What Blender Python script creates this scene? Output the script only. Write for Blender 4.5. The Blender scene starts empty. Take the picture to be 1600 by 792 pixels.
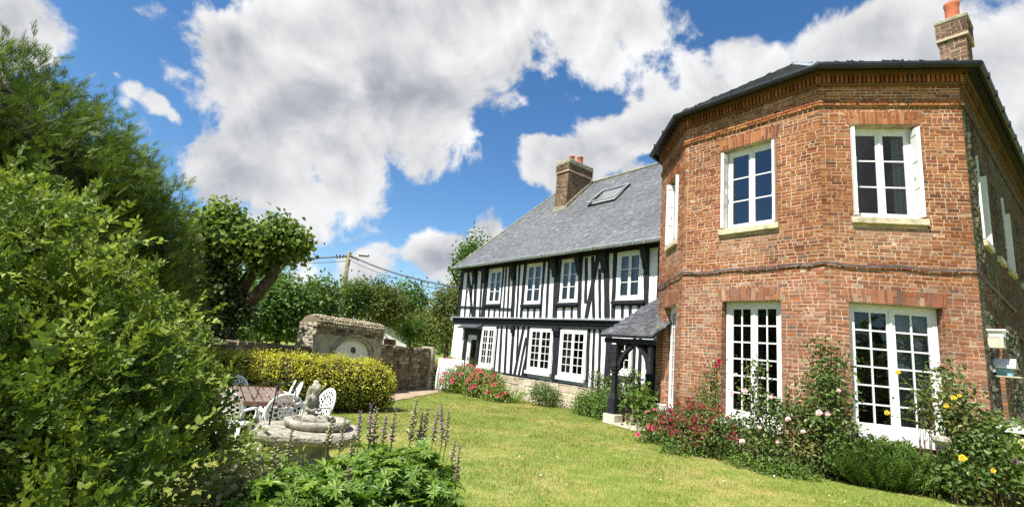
import bpy, math, random
import numpy as np
from mathutils import Vector, Matrix

R = random.Random(11)
NR = np.random.default_rng(11)
sc = bpy.context.scene
COL = sc.collection
rad = math.radians
CZ = 1.6                       # eye height of the photographer

# ------------------------------------------------------------------ camera
F_PX = 762.7                   # focal length for a 1600 px wide frame
_p, _r = rad(11.4457), rad(5.55395)
_F = np.array([0, math.cos(_p), math.sin(_p)])
_u0 = np.array([0, -math.sin(_p), math.cos(_p)])
_r0 = np.array([1.0, 0, 0])
_RT = math.cos(_r) * _r0 + math.sin(_r) * _u0
_UP = -math.sin(_r) * _r0 + math.cos(_r) * _u0
cam = bpy.data.cameras.new('camera')
cam.sensor_width = 36
cam.lens = F_PX / 1600 * 36
cam.clip_start = 0.05
cam.clip_end = 4000
camo = bpy.data.objects.new('camera', cam)
COL.objects.link(camo)
mw = Matrix(((_RT[0], _UP[0], -_F[0], 0), (_RT[1], _UP[1], -_F[1], 0), (_RT[2], _UP[2], -_F[2], CZ), (0, 0, 0, 1)))
camo.matrix_world = mw
sc.camera = camo

def ray(px, py):
    d = _F + _RT * ((px - 800) / F_PX) - _UP * ((py - 396) / F_PX)
    return d / math.hypot(d[0], d[1])

def at(px, py, d):
    """surveyed point: bearing and height read off the photograph, d metres away on the ground plan"""
    v = ray(px, py) * d
    return Vector((v[0], v[1], v[2] + CZ))

# ------------------------------------------------------------------ light, sky, exposure
SUN_AZ, SUN_EL = -135.0, 57.0
sun_dir = Vector((math.cos(rad(SUN_AZ)) * math.cos(rad(SUN_EL)), math.sin(rad(SUN_AZ)) * math.cos(rad(SUN_EL)), math.sin(rad(SUN_EL))))
sl = bpy.data.lights.new('sun', 'SUN')
sl.energy = 5.0
sl.angle = rad(0.53)
sl.color = (1.0, 0.955, 0.88)
so = bpy.data.objects.new('sun', sl)
COL.objects.link(so)
so.rotation_euler = (-sun_dir).to_track_quat('-Z', 'Y').to_euler()
sc.view_settings.view_transform = 'Standard'
sc.view_settings.look = 'None'
sc.view_settings.exposure = 0.92
sc.view_settings.gamma = 1.0
sc.view_settings.use_curve_mapping = False
try:
    sc.cycles.sample_clamp_indirect = 2.5
    sc.cycles.max_bounces = 6
    sc.cycles.transparent_max_bounces = 12
    sc.cycles.transmission_bounces = 4
    sc.cycles.caustics_reflective = False
    sc.cycles.caustics_refractive = False
    sc.cycles.use_denoising = False
except Exception:
    pass

def build_world():
    w = bpy.data.worlds.new('World')
    sc.world = w
    w.use_nodes = True
    nt = w.node_tree
    N, L = nt.nodes, nt.links
    N.clear()
    out = N.new('ShaderNodeOutputWorld')
    tc = N.new('ShaderNodeTexCoord')
    sky = N.new('ShaderNodeTexSky')
    sky.sky_type = 'NISHITA'
    sky.sun_disc = False
    sky.sun_elevation = rad(SUN_EL)
    sky.sun_rotation = rad(90 - SUN_AZ)
    sky.air_density = 1.0
    sky.dust_density = 0.3
    sky.ozone_density = 2.5
    hs = N.new('ShaderNodeHueSaturation')
    hs.inputs['Saturation'].default_value = 1.24
    hs.inputs['Value'].default_value = 1.0
    L.new(sky.outputs[0], hs.inputs['Color'])
    bg = N.new('ShaderNodeBackground')
    bg.inputs['Strength'].default_value = 0.088
    L.new(hs.outputs[0], bg.inputs['Color'])

    def math_(op, a, b=None, c=None):
        n = N.new('ShaderNodeMath')
        n.operation = op
        for i, x in enumerate((a, b, c)):
            if x is None:
                continue
            if isinstance(x, (int, float)):
                n.inputs[i].default_value = x
            else:
                L.new(x, n.inputs[i])
        return n.outputs[0]

    def vmath(op, a, b):
        n = N.new('ShaderNodeVectorMath')
        n.operation = op
        for i, x in enumerate((a, b)):
            if isinstance(x, (tuple, list, Vector)):
                n.inputs[i].default_value = tuple(x)
            else:
                L.new(x, n.inputs[i])
        return n
    d0 = vmath('NORMALIZE', tc.outputs['Generated'], (0, 0, 0)).outputs[0]
    # warp the direction so that cloud banks get irregular outlines
    wn = N.new('ShaderNodeTexNoise')
    wn.inputs['Scale'].default_value = 3.0
    wn.inputs['Detail'].default_value = 7
    L.new(d0, wn.inputs['Vector'])
    wv = vmath('SUBTRACT', wn.outputs['Color'], (0.5, 0.5, 0.5)).outputs[0]
    ws = N.new('ShaderNodeVectorMath')
    ws.operation = 'SCALE'
    L.new(wv, ws.inputs[0])
    ws.inputs['Scale'].default_value = 0.20
    dd = vmath('NORMALIZE', vmath('ADD', d0, ws.outputs[0]).outputs[0], (0, 0, 0)).outputs[0]
    # cloud banks: bearing, size, weight
    B = [(380, 60, 110, 1), (470, 40, 120, 1), (600, 50, 140, 1.1), (760, 40, 130, 1.1), (900, 20, 110, 1), (1010, 20, 90, .9), (960, 70, 60, .7),
         (430, 190, 85, 1), (530, 190, 120, 1.1), (640, 170, 110, 1.1), (360, 250, 75, 1), (450, 270, 100, 1.05), (560, 270, 80, 1), (650, 240, 60, .8),
         (500, 340, 80, .95), (430, 350, 70, .8), (530, 380, 50, .6), (360, 310, 60, .8),
         (30, 30, 90, 1), (95, 40, 60, .8), (240, 5, 46, .62), (200, 100, 26, .58), (225, 125, 30, .70), (255, 145, 30, .72), (280, 160, 22, .62), (240, 180, 30, .50), (215, 150, 24, .5),
         (850, 245, 45, .9), (905, 250, 60, 1), (960, 225, 70, 1), (1030, 180, 70, 1), (1100, 150, 70, 1), (1180, 110, 75, 1.05), (1270, 85, 80, 1.05), (1360, 50, 90, 1.1),
         (1460, 60, 110, 1.1), (1560, 50, 110, 1.1), (1000, 270, 60, .9), (1120, 230, 90, .9), (1300, 150, 120, 1), (1640, 200, 60, .9), (1700, 60, 150, 1),
         (690, 375, 42, .9), (745, 355, 45, .95), (800, 370, 55, .9), (760, 400, 60, .8), (610, 400, 30, .75), (580, 415, 40, .7), (490, 420, 70, .7),
         (840, 320, 26, .5), (560, 455, 60, .45), (100, 130, 45, .3), (755, 230, 16, .35),
         (-200, 100, 200, 1), (700, -300, 260, 1), (1900, -100, 250, .9)]
    acc = None
    for (x, y, r, wt) in B:
        c = Vector(ray(x, y)).normalized()
        c2 = Vector(ray(x + r * .7, y + r * .7)).normalized()
        ang = c.angle(c2)
        k = 1.0 / (ang * ang * 0.5) * 0.75
        dot = N.new('ShaderNodeVectorMath')
        dot.operation = 'DOT_PRODUCT'
        L.new(dd, dot.inputs[0])
        dot.inputs[1].default_value = c
        e = math_('EXPONENT', math_('MULTIPLY_ADD', dot.outputs['Value'], k, -k))
        ew = math_('MULTIPLY', e, wt)
        acc = ew if acc is None else math_('SMOOTH_MAX', acc, ew, .08)
    # banks behind the camera (seen only in the window panes and by the light)
    for c, a, wt in (((-.5, -.6, .55), .35, 1), ((.4, -.8, .35), .3, 1), ((.1, -.5, .8), .3, .8), ((-.7, -.7, .12), .2, .9)):
        c = Vector(c).normalized()
        k = 1 / (a * a * .5) * .75
        dot = N.new('ShaderNodeVectorMath')
        dot.operation = 'DOT_PRODUCT'
        L.new(dd, dot.inputs[0])
        dot.inputs[1].default_value = c
        e = math_('EXPONENT', math_('MULTIPLY_ADD', dot.outputs['Value'], k, -k))
        acc = math_('SMOOTH_MAX', acc, math_('MULTIPLY', e, wt), .08)

    def fbm(vec, scale, rough=.56, detail=9, dist=0.25):
        n = N.new('ShaderNodeTexNoise')
        n.inputs['Scale'].default_value = scale
        n.inputs['Detail'].default_value = detail
        n.inputs['Roughness'].default_value = rough
        n.inputs['Distortion'].default_value = dist
        L.new(vec, n.inputs['Vector'])
        return n.outputs['Fac']
    n1 = fbm(d0, 6.5, .6, 12)
    off = vmath('ADD', d0, tuple(sun_dir * 0.02)).outputs[0]
    n2 = fbm(off, 6.5, .6, 12)
    r1 = fbm(d0, 5.0, .5, 5, .4)
    r2 = fbm(vmath('ADD', d0, tuple(sun_dir * 0.05)).outputs[0], 5.0, .5, 5, .4)
    dens = math_('ADD', math_('MULTIPLY', acc, 0.9), math_('MULTIPLY', math_('SUBTRACT', n1, .5), 1.75))

    def smooth(x, a, b):
        m = N.new('ShaderNodeMapRange')
        m.interpolation_type = 'SMOOTHSTEP'
        m.inputs['From Min'].default_value = a
        m.inputs['From Max'].default_value = b
        L.new(x, m.inputs['Value'])
        return m.outputs['Result']
    alpha = math_('MULTIPLY', smooth(dens, .37, .58), .97)
    core = smooth(dens, .60, 1.05)
    relief = math_('MULTIPLY_ADD', math_('SUBTRACT', n1, n2), 2.4, .5)
    relief = N.new('ShaderNodeClamp')
    L.new(math_('ADD', math_('MULTIPLY_ADD', math_('SUBTRACT', r1, r2), 3.4, .52), math_('MULTIPLY', math_('SUBTRACT', n1, n2), 1.0)), relief.inputs['Value'])
    # thick parts of a cloud bank are greyer than its sunlit rims
    g = math_('SUBTRACT', 1.0, math_('MULTIPLY', core, .20))
    g = math_('MULTIPLY', g, math_('MULTIPLY_ADD', relief.outputs[0], .40, .76))
    cr = N.new('ShaderNodeMix')
    cr.data_type = 'RGBA'
    cr.inputs['A'].default_value = (.70, .76, .90, 1)
    cr.inputs['B'].default_value = (1.0, 1.0, 1.0, 1)
    L.new(smooth(g, .45, .95), cr.inputs['Factor'])
    bg2 = N.new('ShaderNodeBackground')
    L.new(cr.outputs['Result'], bg2.inputs['Color'])
    L.new(math_('MULTIPLY', g, 0.46), bg2.inputs['Strength'])
    mx = N.new('ShaderNodeMixShader')
    L.new(alpha, mx.inputs[0])
    L.new(bg.outputs[0], mx.inputs[1])
    L.new(bg2.outputs[0], mx.inputs[2])
    L.new(mx.outputs[0], out.inputs['Surface'])

build_world()

# ------------------------------------------------------------------ helpers: meshes
class Fr:
    """a wall frame: u along the wall, d outward from it, z up"""
    def __init__(self, o, t, n):
        self.o = Vector(o) if len(o) == 3 else Vector((o[0], o[1], 0))
        self.t = Vector((t[0], t[1], 0)).normalized()
        self.n = Vector((n[0], n[1], 0)).normalized()
    def p(self, u, d, z):
        q = self.o + self.t * u + self.n * d
        return Vector((q.x, q.y, q.z + z))

WORLD = Fr((0, 0, 0), (1, 0), (0, 1))

class MB:
    def __init__(self, org=(0, 0, 0)):
        self.org = Vector(org)
        self.v, self.f, self.c, self.m = [], [], [], []
    def add(self, vs, fs, col=(1, 1, 1), mi=0):
        b = len(self.v)
        self.v += [Vector(q) for q in vs]
        for f in fs:
            self.f.append([b + i for i in f])
            self.c.append(col)
            self.m.append(mi)
    def quad(self, a, b, c, d, col=(1, 1, 1), mi=0):
        self.add((a, b, c, d), ((0, 1, 2, 3),), col, mi)
    def fbox(self, fr, u0, u1, d0, d1, z0, z1, col=(1, 1, 1), mi=0):
        vs = [fr.p(u, d, z) for z in (z0, z1) for d in (d0, d1) for u in (u0, u1)]
        self.add(vs, ((0, 1, 3, 2), (4, 6, 7, 5), (0, 4, 5, 1), (2, 3, 7, 6), (0, 2, 6, 4), (1, 5, 7, 3)), col, mi)
    def box(self, x0, x1, y0, y1, z0, z1, col=(1, 1, 1), mi=0):
        self.fbox(WORLD, x0, x1, y0, y1, z0, z1, col, mi)
    def fpoly(self, fr, pts, d0, d1, col=(1, 1, 1), mi=0):
        n = len(pts)
        vs = [fr.p(u, d0, z) for u, z in pts] + [fr.p(u, d1, z) for u, z in pts]
        fs = [tuple(range(n)), tuple(range(2 * n - 1, n - 1, -1))]
        fs += [(i, (i + 1) % n, n + (i + 1) % n, n + i) for i in range(n)]
        self.add(vs, fs, col, mi)
    def tube(self, pts, radii, n=8, col=(1, 1, 1), mi=0, cap=True, flat=1.0):
        pts = [Vector(q) for q in pts]
        if isinstance(radii, (int, float)):
            radii = [radii] * len(pts)
        b = len(self.v)
        up = Vector((0, 0, 1))
        t0 = (pts[-1] - pts[0]).normalized()
        if abs(t0.z) > .9:
            up = Vector((1, 0, 0))
        for i, q in enumerate(pts):
            t = (pts[min(i + 1, len(pts) - 1)] - pts[max(i - 1, 0)]).normalized()
            s = t.cross(up)
            if s.length < 1e-4:
                s = t.cross(Vector((0, 1, 0)))
            s.normalize()
            w = s.cross(t).normalized()
            for k in range(n):
                a = 2 * math.pi * k / n
                self.v.append(q + s * (math.cos(a) * radii[i]) + w * (math.sin(a) * radii[i] * flat))
        for i in range(len(pts) - 1):
            for k in range(n):
                self.f.append([b + i * n + k, b + i * n + (k + 1) % n, b + (i + 1) * n + (k + 1) % n, b + (i + 1) * n + k])
                self.c.append(col); self.m.append(mi)
        if cap:
            self.f.append([b + k for k in range(n)][::-1]); self.c.append(col); self.m.append(mi)
            self.f.append([b + (len(pts) - 1) * n + k for k in range(n)]); self.c.append(col); self.m.append(mi)
    def lathe(self, cx, cy, prof, n=16, col=(1, 1, 1), mi=0):
        self.tube([(cx, cy, z) for r, z in prof], [max(r, .0005) for r, z in prof], n, col, mi)
    def build(self, name, mat, parent=None, smooth=False, bevel=0):
        me = bpy.data.meshes.new(name)
        me.from_pydata([tuple(q - self.org) for q in self.v], [], self.f)
        if self.c and any(c != (1, 1, 1) for c in self.c):
            a = me.attributes.new('col', 'FLOAT_COLOR', 'CORNER')
            tot = np.array([len(f) for f in self.f])
            cc = np.array([(c[0], c[1], c[2], 1) for c in self.c], dtype=np.float32)
            a.data.foreach_set('color', np.repeat(cc, tot, axis=0).ravel())
        for m in (mat if isinstance(mat, (list, tuple)) else [mat]):
            me.materials.append(m)
        if any(self.m):
            me.polygons.foreach_set('material_index', self.m)
        if smooth:
            me.polygons.foreach_set('use_smooth', [True] * len(me.polygons))
        me.update()
        o = bpy.data.objects.new(name, me)
        COL.objects.link(o)
        if parent:
            o.parent = parent
        else:
            o.location = self.org
        if bevel:
            bv = o.modifiers.new('bevel', 'BEVEL')
            bv.width = bevel
            bv.segments = 2
            bv.limit_method = 'ANGLE'
        return o

def tag(o, label=None, cat=None, group=None, kind=None):
    if label: o['label'] = label
    if cat: o['category'] = cat
    if group: o['group'] = group
    if kind: o['kind'] = kind
    return o

def thing(name, label, cat, loc=(0, 0, 0), group=None, rz=0):
    o = bpy.data.objects.new(name, None)
    o.empty_display_size = .2
    COL.objects.link(o)
    o.location = loc
    o.rotation_euler = (0, 0, rz)
    return tag(o, label, cat, group)

def copy_tree(o, parent=None):
    c = o.copy()
    COL.objects.link(c)
    if parent: c.parent = parent
    for ch in list(o.children):
        copy_tree(ch, c)
    return c

# ------------------------------------------------------------------ helpers: materials
def nodes(name):
    m = bpy.data.materials.new(name)
    m.use_nodes = True
    nt = m.node_tree
    b = nt.nodes['Principled BSDF']
    return m, nt, nt.nodes, nt.links, b

def _mix(N, L, a, b, fac, blend='MIX'):
    n = N.new('ShaderNodeMix')
    n.data_type = 'RGBA'
    n.blend_type = blend
    for key, x in (('A', a), ('B', b)):
        if isinstance(x, (tuple, list)):
            n.inputs[key].default_value = (x[0], x[1], x[2], 1)
        else:
            L.new(x, n.inputs[key])
    if isinstance(fac, (int, float)):
        n.inputs['Factor'].default_value = fac
    else:
        L.new(fac, n.inputs['Factor'])
    return n.outputs['Result']

def _noise(N, L, vec, scale, detail=4, rough=.55):
    n = N.new('ShaderNodeTexNoise')
    n.inputs['Scale'].default_value = scale
    n.inputs['Detail'].default_value = detail
    n.inputs['Roughness'].default_value = rough
    if vec is not None:
        L.new(vec, n.inputs['Vector'])
    return n.outputs['Fac']

def _range(N, L, x, a, b, c=0., d=1.):
    m = N.new('ShaderNodeMapRange')
    m.interpolation_type = 'SMOOTHSTEP'
    m.inputs['From Min'].default_value = a
    m.inputs['From Max'].default_value = b
    m.inputs['To Min'].default_value = c
    m.inputs['To Max'].default_value = d
    L.new(x, m.inputs['Value'])
    return m.outputs['Result']

def pmat(name, col, rough=.7, spec=.3, var=.18, scale=6, bump=.0, bscale=40, attr=False, metal=0., stain=None, stain_scale=1.5, stain_lo=.52, stain_hi=.7, fine=.0, broad=None):
    m, nt, N, L, b = nodes(name)
    geo = N.new('ShaderNodeNewGeometry')
    pos = geo.outputs['Position']
    lo = tuple(c * (1 - var) for c in col)
    hi = tuple(min(1, c * (1 + var)) for c in col)
    c = _mix(N, L, lo, hi, _range(N, L, _noise(N, L, pos, scale), .3, .7))
    if attr:
        a = N.new('ShaderNodeAttribute')
        a.attribute_name = 'col'
        c = _mix(N, L, c, a.outputs['Color'], 1.0, 'MULTIPLY')
    if stain:
        c = _mix(N, L, c, stain, _range(N, L, _noise(N, L, pos, stain_scale, 6, .65), stain_lo, stain_hi))
    if broad:
        c = _mix(N, L, c, broad, _range(N, L, _noise(N, L, pos, .55, 5, .6), .38, .66), 'MULTIPLY')
    if fine:
        f = _noise(N, L, pos, 90, 3)
        c = _mix(N, L, c, (0, 0, 0), _range(N, L, f, .5, .8, 0, fine))
    L.new(c, b.inputs['Base Color'])
    b.inputs['Roughness'].default_value = rough
    b.inputs['Specular IOR Level'].default_value = spec
    b.inputs['Metallic'].default_value = metal
    if bump:
        bp = N.new('ShaderNodeBump')
        bp.inputs['Strength'].default_value = bump
        bp.inputs['Distance'].default_value = .02
        L.new(_noise(N, L, pos, bscale, 6), bp.inputs['Height'])
        L.new(bp.outputs[0], b.inputs['Normal'])
    return m

def leafmat(name, dark, light, trans=.35, rough=.42, spec=.35, patch=None, tip=None):
    """leaf colour runs from dark to light by the per-leaf tint attribute"""
    m, nt, N, L, b = nodes(name)
    a = N.new('ShaderNodeAttribute')
    a.attribute_name = 'tint'
    f = a.outputs['Fac']
    c = _mix(N, L, dark, light, f)
    if tip:
        c = _mix(N, L, c, tip, _range(N, L, f, .78, .95))
    if patch:
        geo = N.new('ShaderNodeNewGeometry')
        c = _mix(N, L, c, patch, _range(N, L, _noise(N, L, geo.outputs['Position'], 1.1, 3), .52, .7, 0, .8))
    L.new(c, b.inputs['Base Color'])
    b.inputs['Roughness'].default_value = rough
    b.inputs['Specular IOR Level'].default_value = spec
    t = N.new('ShaderNodeBsdfTranslucent')
    tc = _mix(N, L, c, (1.0, 1.1, .35), .35, 'MULTIPLY')
    g = N.new('ShaderNodeHueSaturation')
    g.inputs['Value'].default_value = 1.5
    g.inputs['Saturation'].default_value = 1.1
    L.new(c, g.inputs['Color'])
    L.new(g.outputs[0], t.inputs['Color'])
    mx = N.new('ShaderNodeMixShader')
    mx.inputs[0].default_value = trans
    L.new(b.outputs[0], mx.inputs[1])
    L.new(t.outputs[0], mx.inputs[2])
    L.new(mx.outputs[0], N['Material Output'].inputs['Surface'])
    return m

def glassmat(name, tint=(.75, .8, .8), ior=1.75):
    m, nt, N, L, b = nodes(name)
    fr = N.new('ShaderNodeFresnel')
    fr.inputs['IOR'].default_value = ior
    gl = N.new('ShaderNodeBsdfGlossy')
    gl.inputs['Roughness'].default_value = .015
    gl.inputs['Color'].default_value = (.95, .97, 1, 1)
    # old panes are slightly wavy
    bp = N.new('ShaderNodeBump')
    bp.inputs['Strength'].default_value = .04
    bp.inputs['Distance'].default_value = .02
    geo = N.new('ShaderNodeNewGeometry')
    L.new(_noise(N, L, geo.outputs['Position'], 3.5, 2), bp.inputs['Height'])
    L.new(bp.outputs[0], gl.inputs['Normal'])
    tr = N.new('ShaderNodeBsdfTransparent')
    tr.inputs['Color'].default_value = (*tint, 1)
    mx = N.new('ShaderNodeMixShader')
    L.new(fr.outputs[0], mx.inputs[0])
    L.new(tr.outputs[0], mx.inputs[1])
    L.new(gl.outputs[0], mx.inputs[2])
    L.new(mx.outputs[0], N['Material Output'].inputs['Surface'])
    return m

M = {}
M['mortar'] = pmat('lime mortar', (.52, .42, .30), .9, .1, .25, 3, .5, 60, broad=(.7, .66, .62))
M['brick'] = pmat('old brick', (1, 1, 1), .85, .15, .18, 9, .6, 70, attr=True, stain=(.36, .25, .17), stain_scale=1.7, stain_lo=.64, stain_hi=.9, broad=(.76, .71, .68))
M['darkmortar'] = pmat('shaded flint mortar', (.17, .145, .10), .95, .1, .4, 5, .9, 45)  # mortar darkened to carry the shade of the side wall
M['darkbrick'] = pmat('shaded old brick', (1, 1, 1), .9, .12, .3, 7, .7, 60, attr=True, stain=(.13, .125, .08), stain_scale=1.0, stain_lo=.45, stain_hi=.62)  # shaded copy of the brick: side wall's shade put into the colour
M['plaster'] = pmat('white limewash', (.74, .74, .73), .85, .15, .06, 2.5, .4, 30, stain=(.52, .49, .43), stain_scale=2.6, stain_lo=.58, stain_hi=.9)
M['timber'] = pmat('black tarred timber', (.017, .018, .023), .6, .28, .5, 12, .7, 45, stain=(.055, .055, .062), stain_scale=4, stain_lo=.58, stain_hi=.8)
M['white'] = pmat('white window paint', (.74, .74, .73), .45, .35, .05, 3, stain=(.58, .56, .50), stain_scale=5, stain_lo=.6, stain_hi=.85)
M['cream'] = pmat('cream limestone', (.55, .48, .33), .85, .15, .2, 5, .5, 40, stain=(.30, .27, .18), stain_scale=4)
M['slate'] = pmat('roof slate', (1, 1, 1), .55, .4, .2, 5, .3, 50, attr=True, stain=(.24, .235, .215), stain_scale=1.1, stain_lo=.55, stain_hi=.85, broad=(.82, .82, .82))
M['porchslate'] = pmat('mossy porch slate', (1, 1, 1), .6, .35, .22, 5, .3, 50, attr=True, stain=(.17, .17, .05), stain_scale=1.9, stain_lo=.57, stain_hi=.72)
M['zinc'] = pmat('weathered zinc', (.36, .39, .40), .45, .5, .15, 4, metal=.4)
M['blackgutter'] = pmat('black gutter', (.012, .013, .016), .4, .4, .3, 4)
M['terracotta'] = pmat('terracotta', (.48, .14, .065), .75, .2, .2, 6, .2, 30)
M['capstone'] = pmat('chimney mortar cap', (.30, .28, .20), .9, .1, .3, 6, .6, 40, stain=(.16, .15, .07), stain_scale=5)
M['rubble'] = pmat('rubble stone', (1, 1, 1), .92, .1, .25, 8, .8, 35, attr=True, stain=(.10, .09, .055), stain_scale=2.3, stain_lo=.55, stain_hi=.75)
M['rubblemortar'] = pmat('earth mortar', (.20, .16, .105), .95, .1, .3, 6, .8, 35)
M['ashlar'] = pmat('grey dressed stone', (.36, .33, .25), .9, .1, .22, 4, .5, 30, stain=(.17, .15, .10), stain_scale=2.5)
M['stone'] = pmat('weathered garden stone', (.33, .31, .25), .9, .12, .3, 11, .8, 45, stain=(.15, .14, .10), stain_scale=6, fine=.25)
M['palestone'] = pmat('pale limestone', (.52, .48, .38), .9, .12, .2, 6, .6, 35)
M['glass'] = glassmat('window glass', ior=1.62)
M['skyglass'] = glassmat('raised-reflection glass', ior=2.1)  # window glass with its mirroring raised so more sky shows
M['roomwall'] = pmat('room wall', (.27, .25, .19), .9, .1, .2, 1)
M['curtain'] = leafmat('lace curtain', (.55, .56, .56), (.75, .75, .74), .35, .8, .1)
M['resin'] = pmat('white garden resin', (.80, .80, .78), .35, .45, .03, 3)
M['tablewood'] = pmat('brown table slat', (.16, .085, .055), .6, .3, .3, 9)
M['iron'] = pmat('black iron', (.012, .013, .013), .5, .4, .3, 9)
M['bark'] = pmat('tree bark', (.10, .075, .05), .95, .1, .4, 8, 1.0, 30, stain=(.05, .055, .025), stain_scale=4)
M['pole'] = pmat('grey creosoted pole', (.26, .24, .13), .9, .1, .25, 4, .6, 25)
M['cloth'] = pmat('white cotton sheet', (.78, .79, .84), .9, .1, .03, 3)
M['path'] = pmat('sandy gravel', (.38, .29, .21), .95, .05, .25, 9, .9, 90, fine=.3)
M['paving'] = pmat('worn paving', (.46, .40, .30), .9, .1, .2, 4, .6, 40, stain=(.22, .2, .12), stain_scale=3)
M['cable'] = pmat('grey cable', (.10, .10, .11), .5, .3, .2, 5)

# ------------------------------------------------------------------ ground
def gz(x, y):
    s = min(1, max(0, ((.6 * y - .8 * x) - 3) / 10))
    return -.3 * s * s * (3 - 2 * s)

def grassmat(name, leafy):
    m, nt, N, L, b = nodes(name)
    geo = N.new('ShaderNodeNewGeometry')
    pos = geo.outputs['Position']
    big = _noise(N, L, pos, .42, 5, .6)
    mid = _noise(N, L, pos, 2.6, 5, .65)
    green = _mix(N, L, (.150, .205, .032), (.205, .25, .050), _range(N, L, mid, .35, .65))
    dry = _mix(N, L, (.36, .29, .085), (.43, .35, .14), mid)
    ad = N.new('ShaderNodeMath'); ad.operation = 'MULTIPLY_ADD'
    L.new(mid, ad.inputs[0]); ad.inputs[1].default_value = .55; L.new(big, ad.inputs[2])
    c = _mix(N, L, green, dry, _range(N, L, ad.outputs[0], .68, 1.0, 0, .6))
    if leafy:
        a = N.new('ShaderNodeAttribute'); a.attribute_name = 'tint'
        c = _mix(N, L, c, (.30, .27, .10), _range(N, L, a.outputs['Fac'], .6, 1.0, 0, .6))
        t = N.new('ShaderNodeBsdfTranslucent'); L.new(c, t.inputs['Color'])
        mx = N.new('ShaderNodeMixShader'); mx.inputs[0].default_value = .3
        L.new(b.outputs[0], mx.inputs[1]); L.new(t.outputs[0], mx.inputs[2])
        L.new(mx.outputs[0], N['Material Output'].inputs['Surface'])
    else:
        c = _mix(N, L, c, (.10, .085, .04), _range(N, L, _noise(N, L, pos, 38, 4, .7), .45, .75, 0, .55))
    L.new(c, b.inputs['Base Color'])
    b.inputs['Roughness'].default_value = .75
    b.inputs['Specular IOR Level'].default_value = .15
    return m
M['lawn'] = grassmat('lawn soil and thatch', False)
M['blade'] = grassmat('grass blade', True)

def build_ground():
    xs = [-2500, -900, -400, -200, -110, -70, -50] + list(np.arange(-40, 40.1, .8)) + [50, 70, 110, 200, 400, 900, 2500]
    ys = [-2500, -700, -200, -70, -30] + list(np.arange(-14, 50.1, .8)) + [60, 80, 120, 200, 400, 900, 2500]
    vs = [(x, y, gz(x, y) + (.012 * math.sin(x * 2.1 + y) * math.sin(y * 1.7 - x) if abs(x) < 40 and -14 < y < 50 else 0)) for y in ys for x in xs]
    n = len(xs)
    fs = [(j * n + i, j * n + i + 1, (j + 1) * n + i + 1, (j + 1) * n + i) for j in range(len(ys) - 1) for i in range(n - 1)]
    mb = MB(); mb.add(vs, fs)
    o = mb.build('lawn', M['lawn'], smooth=True)
    tag(o, kind='structure')
build_ground()

def sheet(name, pts, mat, dz=.004, edge=.0):
    """a flat patch with an irregular outline lying on the lawn"""
    n = len(pts); out = []
    for i in range(n):
        a, b = pts[i], pts[(i + 1) % n]
        for k in range(5):
            t = k / 5
            out.append((a[0] + (b[0] - a[0]) * t + R.uniform(-edge, edge), a[1] + (b[1] - a[1]) * t + R.uniform(-edge, edge)))
    cx = sum(p[0] for p in out) / len(out); cy = sum(p[1] for p in out) / len(out)
    vs = [(cx, cy, gz(cx, cy) + dz + .014)] + [(x, y, gz(x, y) + dz + .014) for x, y in out]
    for ring in (.5,):
        pass
    fs = [(0, 1 + i, 1 + (i + 1) % len(out)) for i in range(len(out))]
    mb = MB(); mb.add(vs, fs)
    return tag(mb.build(name, mat), kind='structure')

def gp(px, py, z=None):
    """the point of the lawn seen at that place of the photograph"""
    zz = 0 if z is None else z
    for _ in range(6):
        v = ray(px, py); t = (zz - CZ) / v[2]
        x, y = v[0] * t, v[1] * t
        if z is None: zz = gz(x, y)
    return (x, y)

# ------------------------------------------------------------------ masonry helpers
def wall_quads(mb, fr, u0, u1, z0, z1, holes, d=0., col=(1, 1, 1), mi=0):
    us = sorted({u0, u1, *[h[0] for h in holes], *[h[1] for h in holes]})
    zs = sorted({z0, z1, *[h[2] for h in holes], *[h[3] for h in holes]})
    us = [u for u in us if u0 <= u <= u1]; zs = [z for z in zs if z0 <= z <= z1]
    for a, b in zip(us, us[1:]):
        for c, e in zip(zs, zs[1:]):
            mu, mz = (a + b) / 2, (c + e) / 2
            if any(h[0] < mu < h[1] and h[2] < mz < h[3] for h in holes): continue
            mb.quad(fr.p(a, d, c), fr.p(b, d, c), fr.p(b, d, e), fr.p(a, d, e), col, mi)

def reveals(mb, fr, h, dep, d=0., col=(1, 1, 1), mi=0, head=True):
    u0, u1, z0, z1 = h
    mb.quad(fr.p(u0, d, z0), fr.p(u0, d, z1), fr.p(u0, -dep, z1), fr.p(u0, -dep, z0), col, mi)
    mb.quad(fr.p(u1, d, z0), fr.p(u1, -dep, z0), fr.p(u1, -dep, z1), fr.p(u1, d, z1), col, mi)
    mb.quad(fr.p(u0, d, z0), fr.p(u0, -dep, z0), fr.p(u1, -dep, z0), fr.p(u1, d, z0), col, mi)
    if head: mb.quad(fr.p(u0, d, z1), fr.p(u1, d, z1), fr.p(u1, -dep, z1), fr.p(u0, -dep, z1), col, mi)

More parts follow.
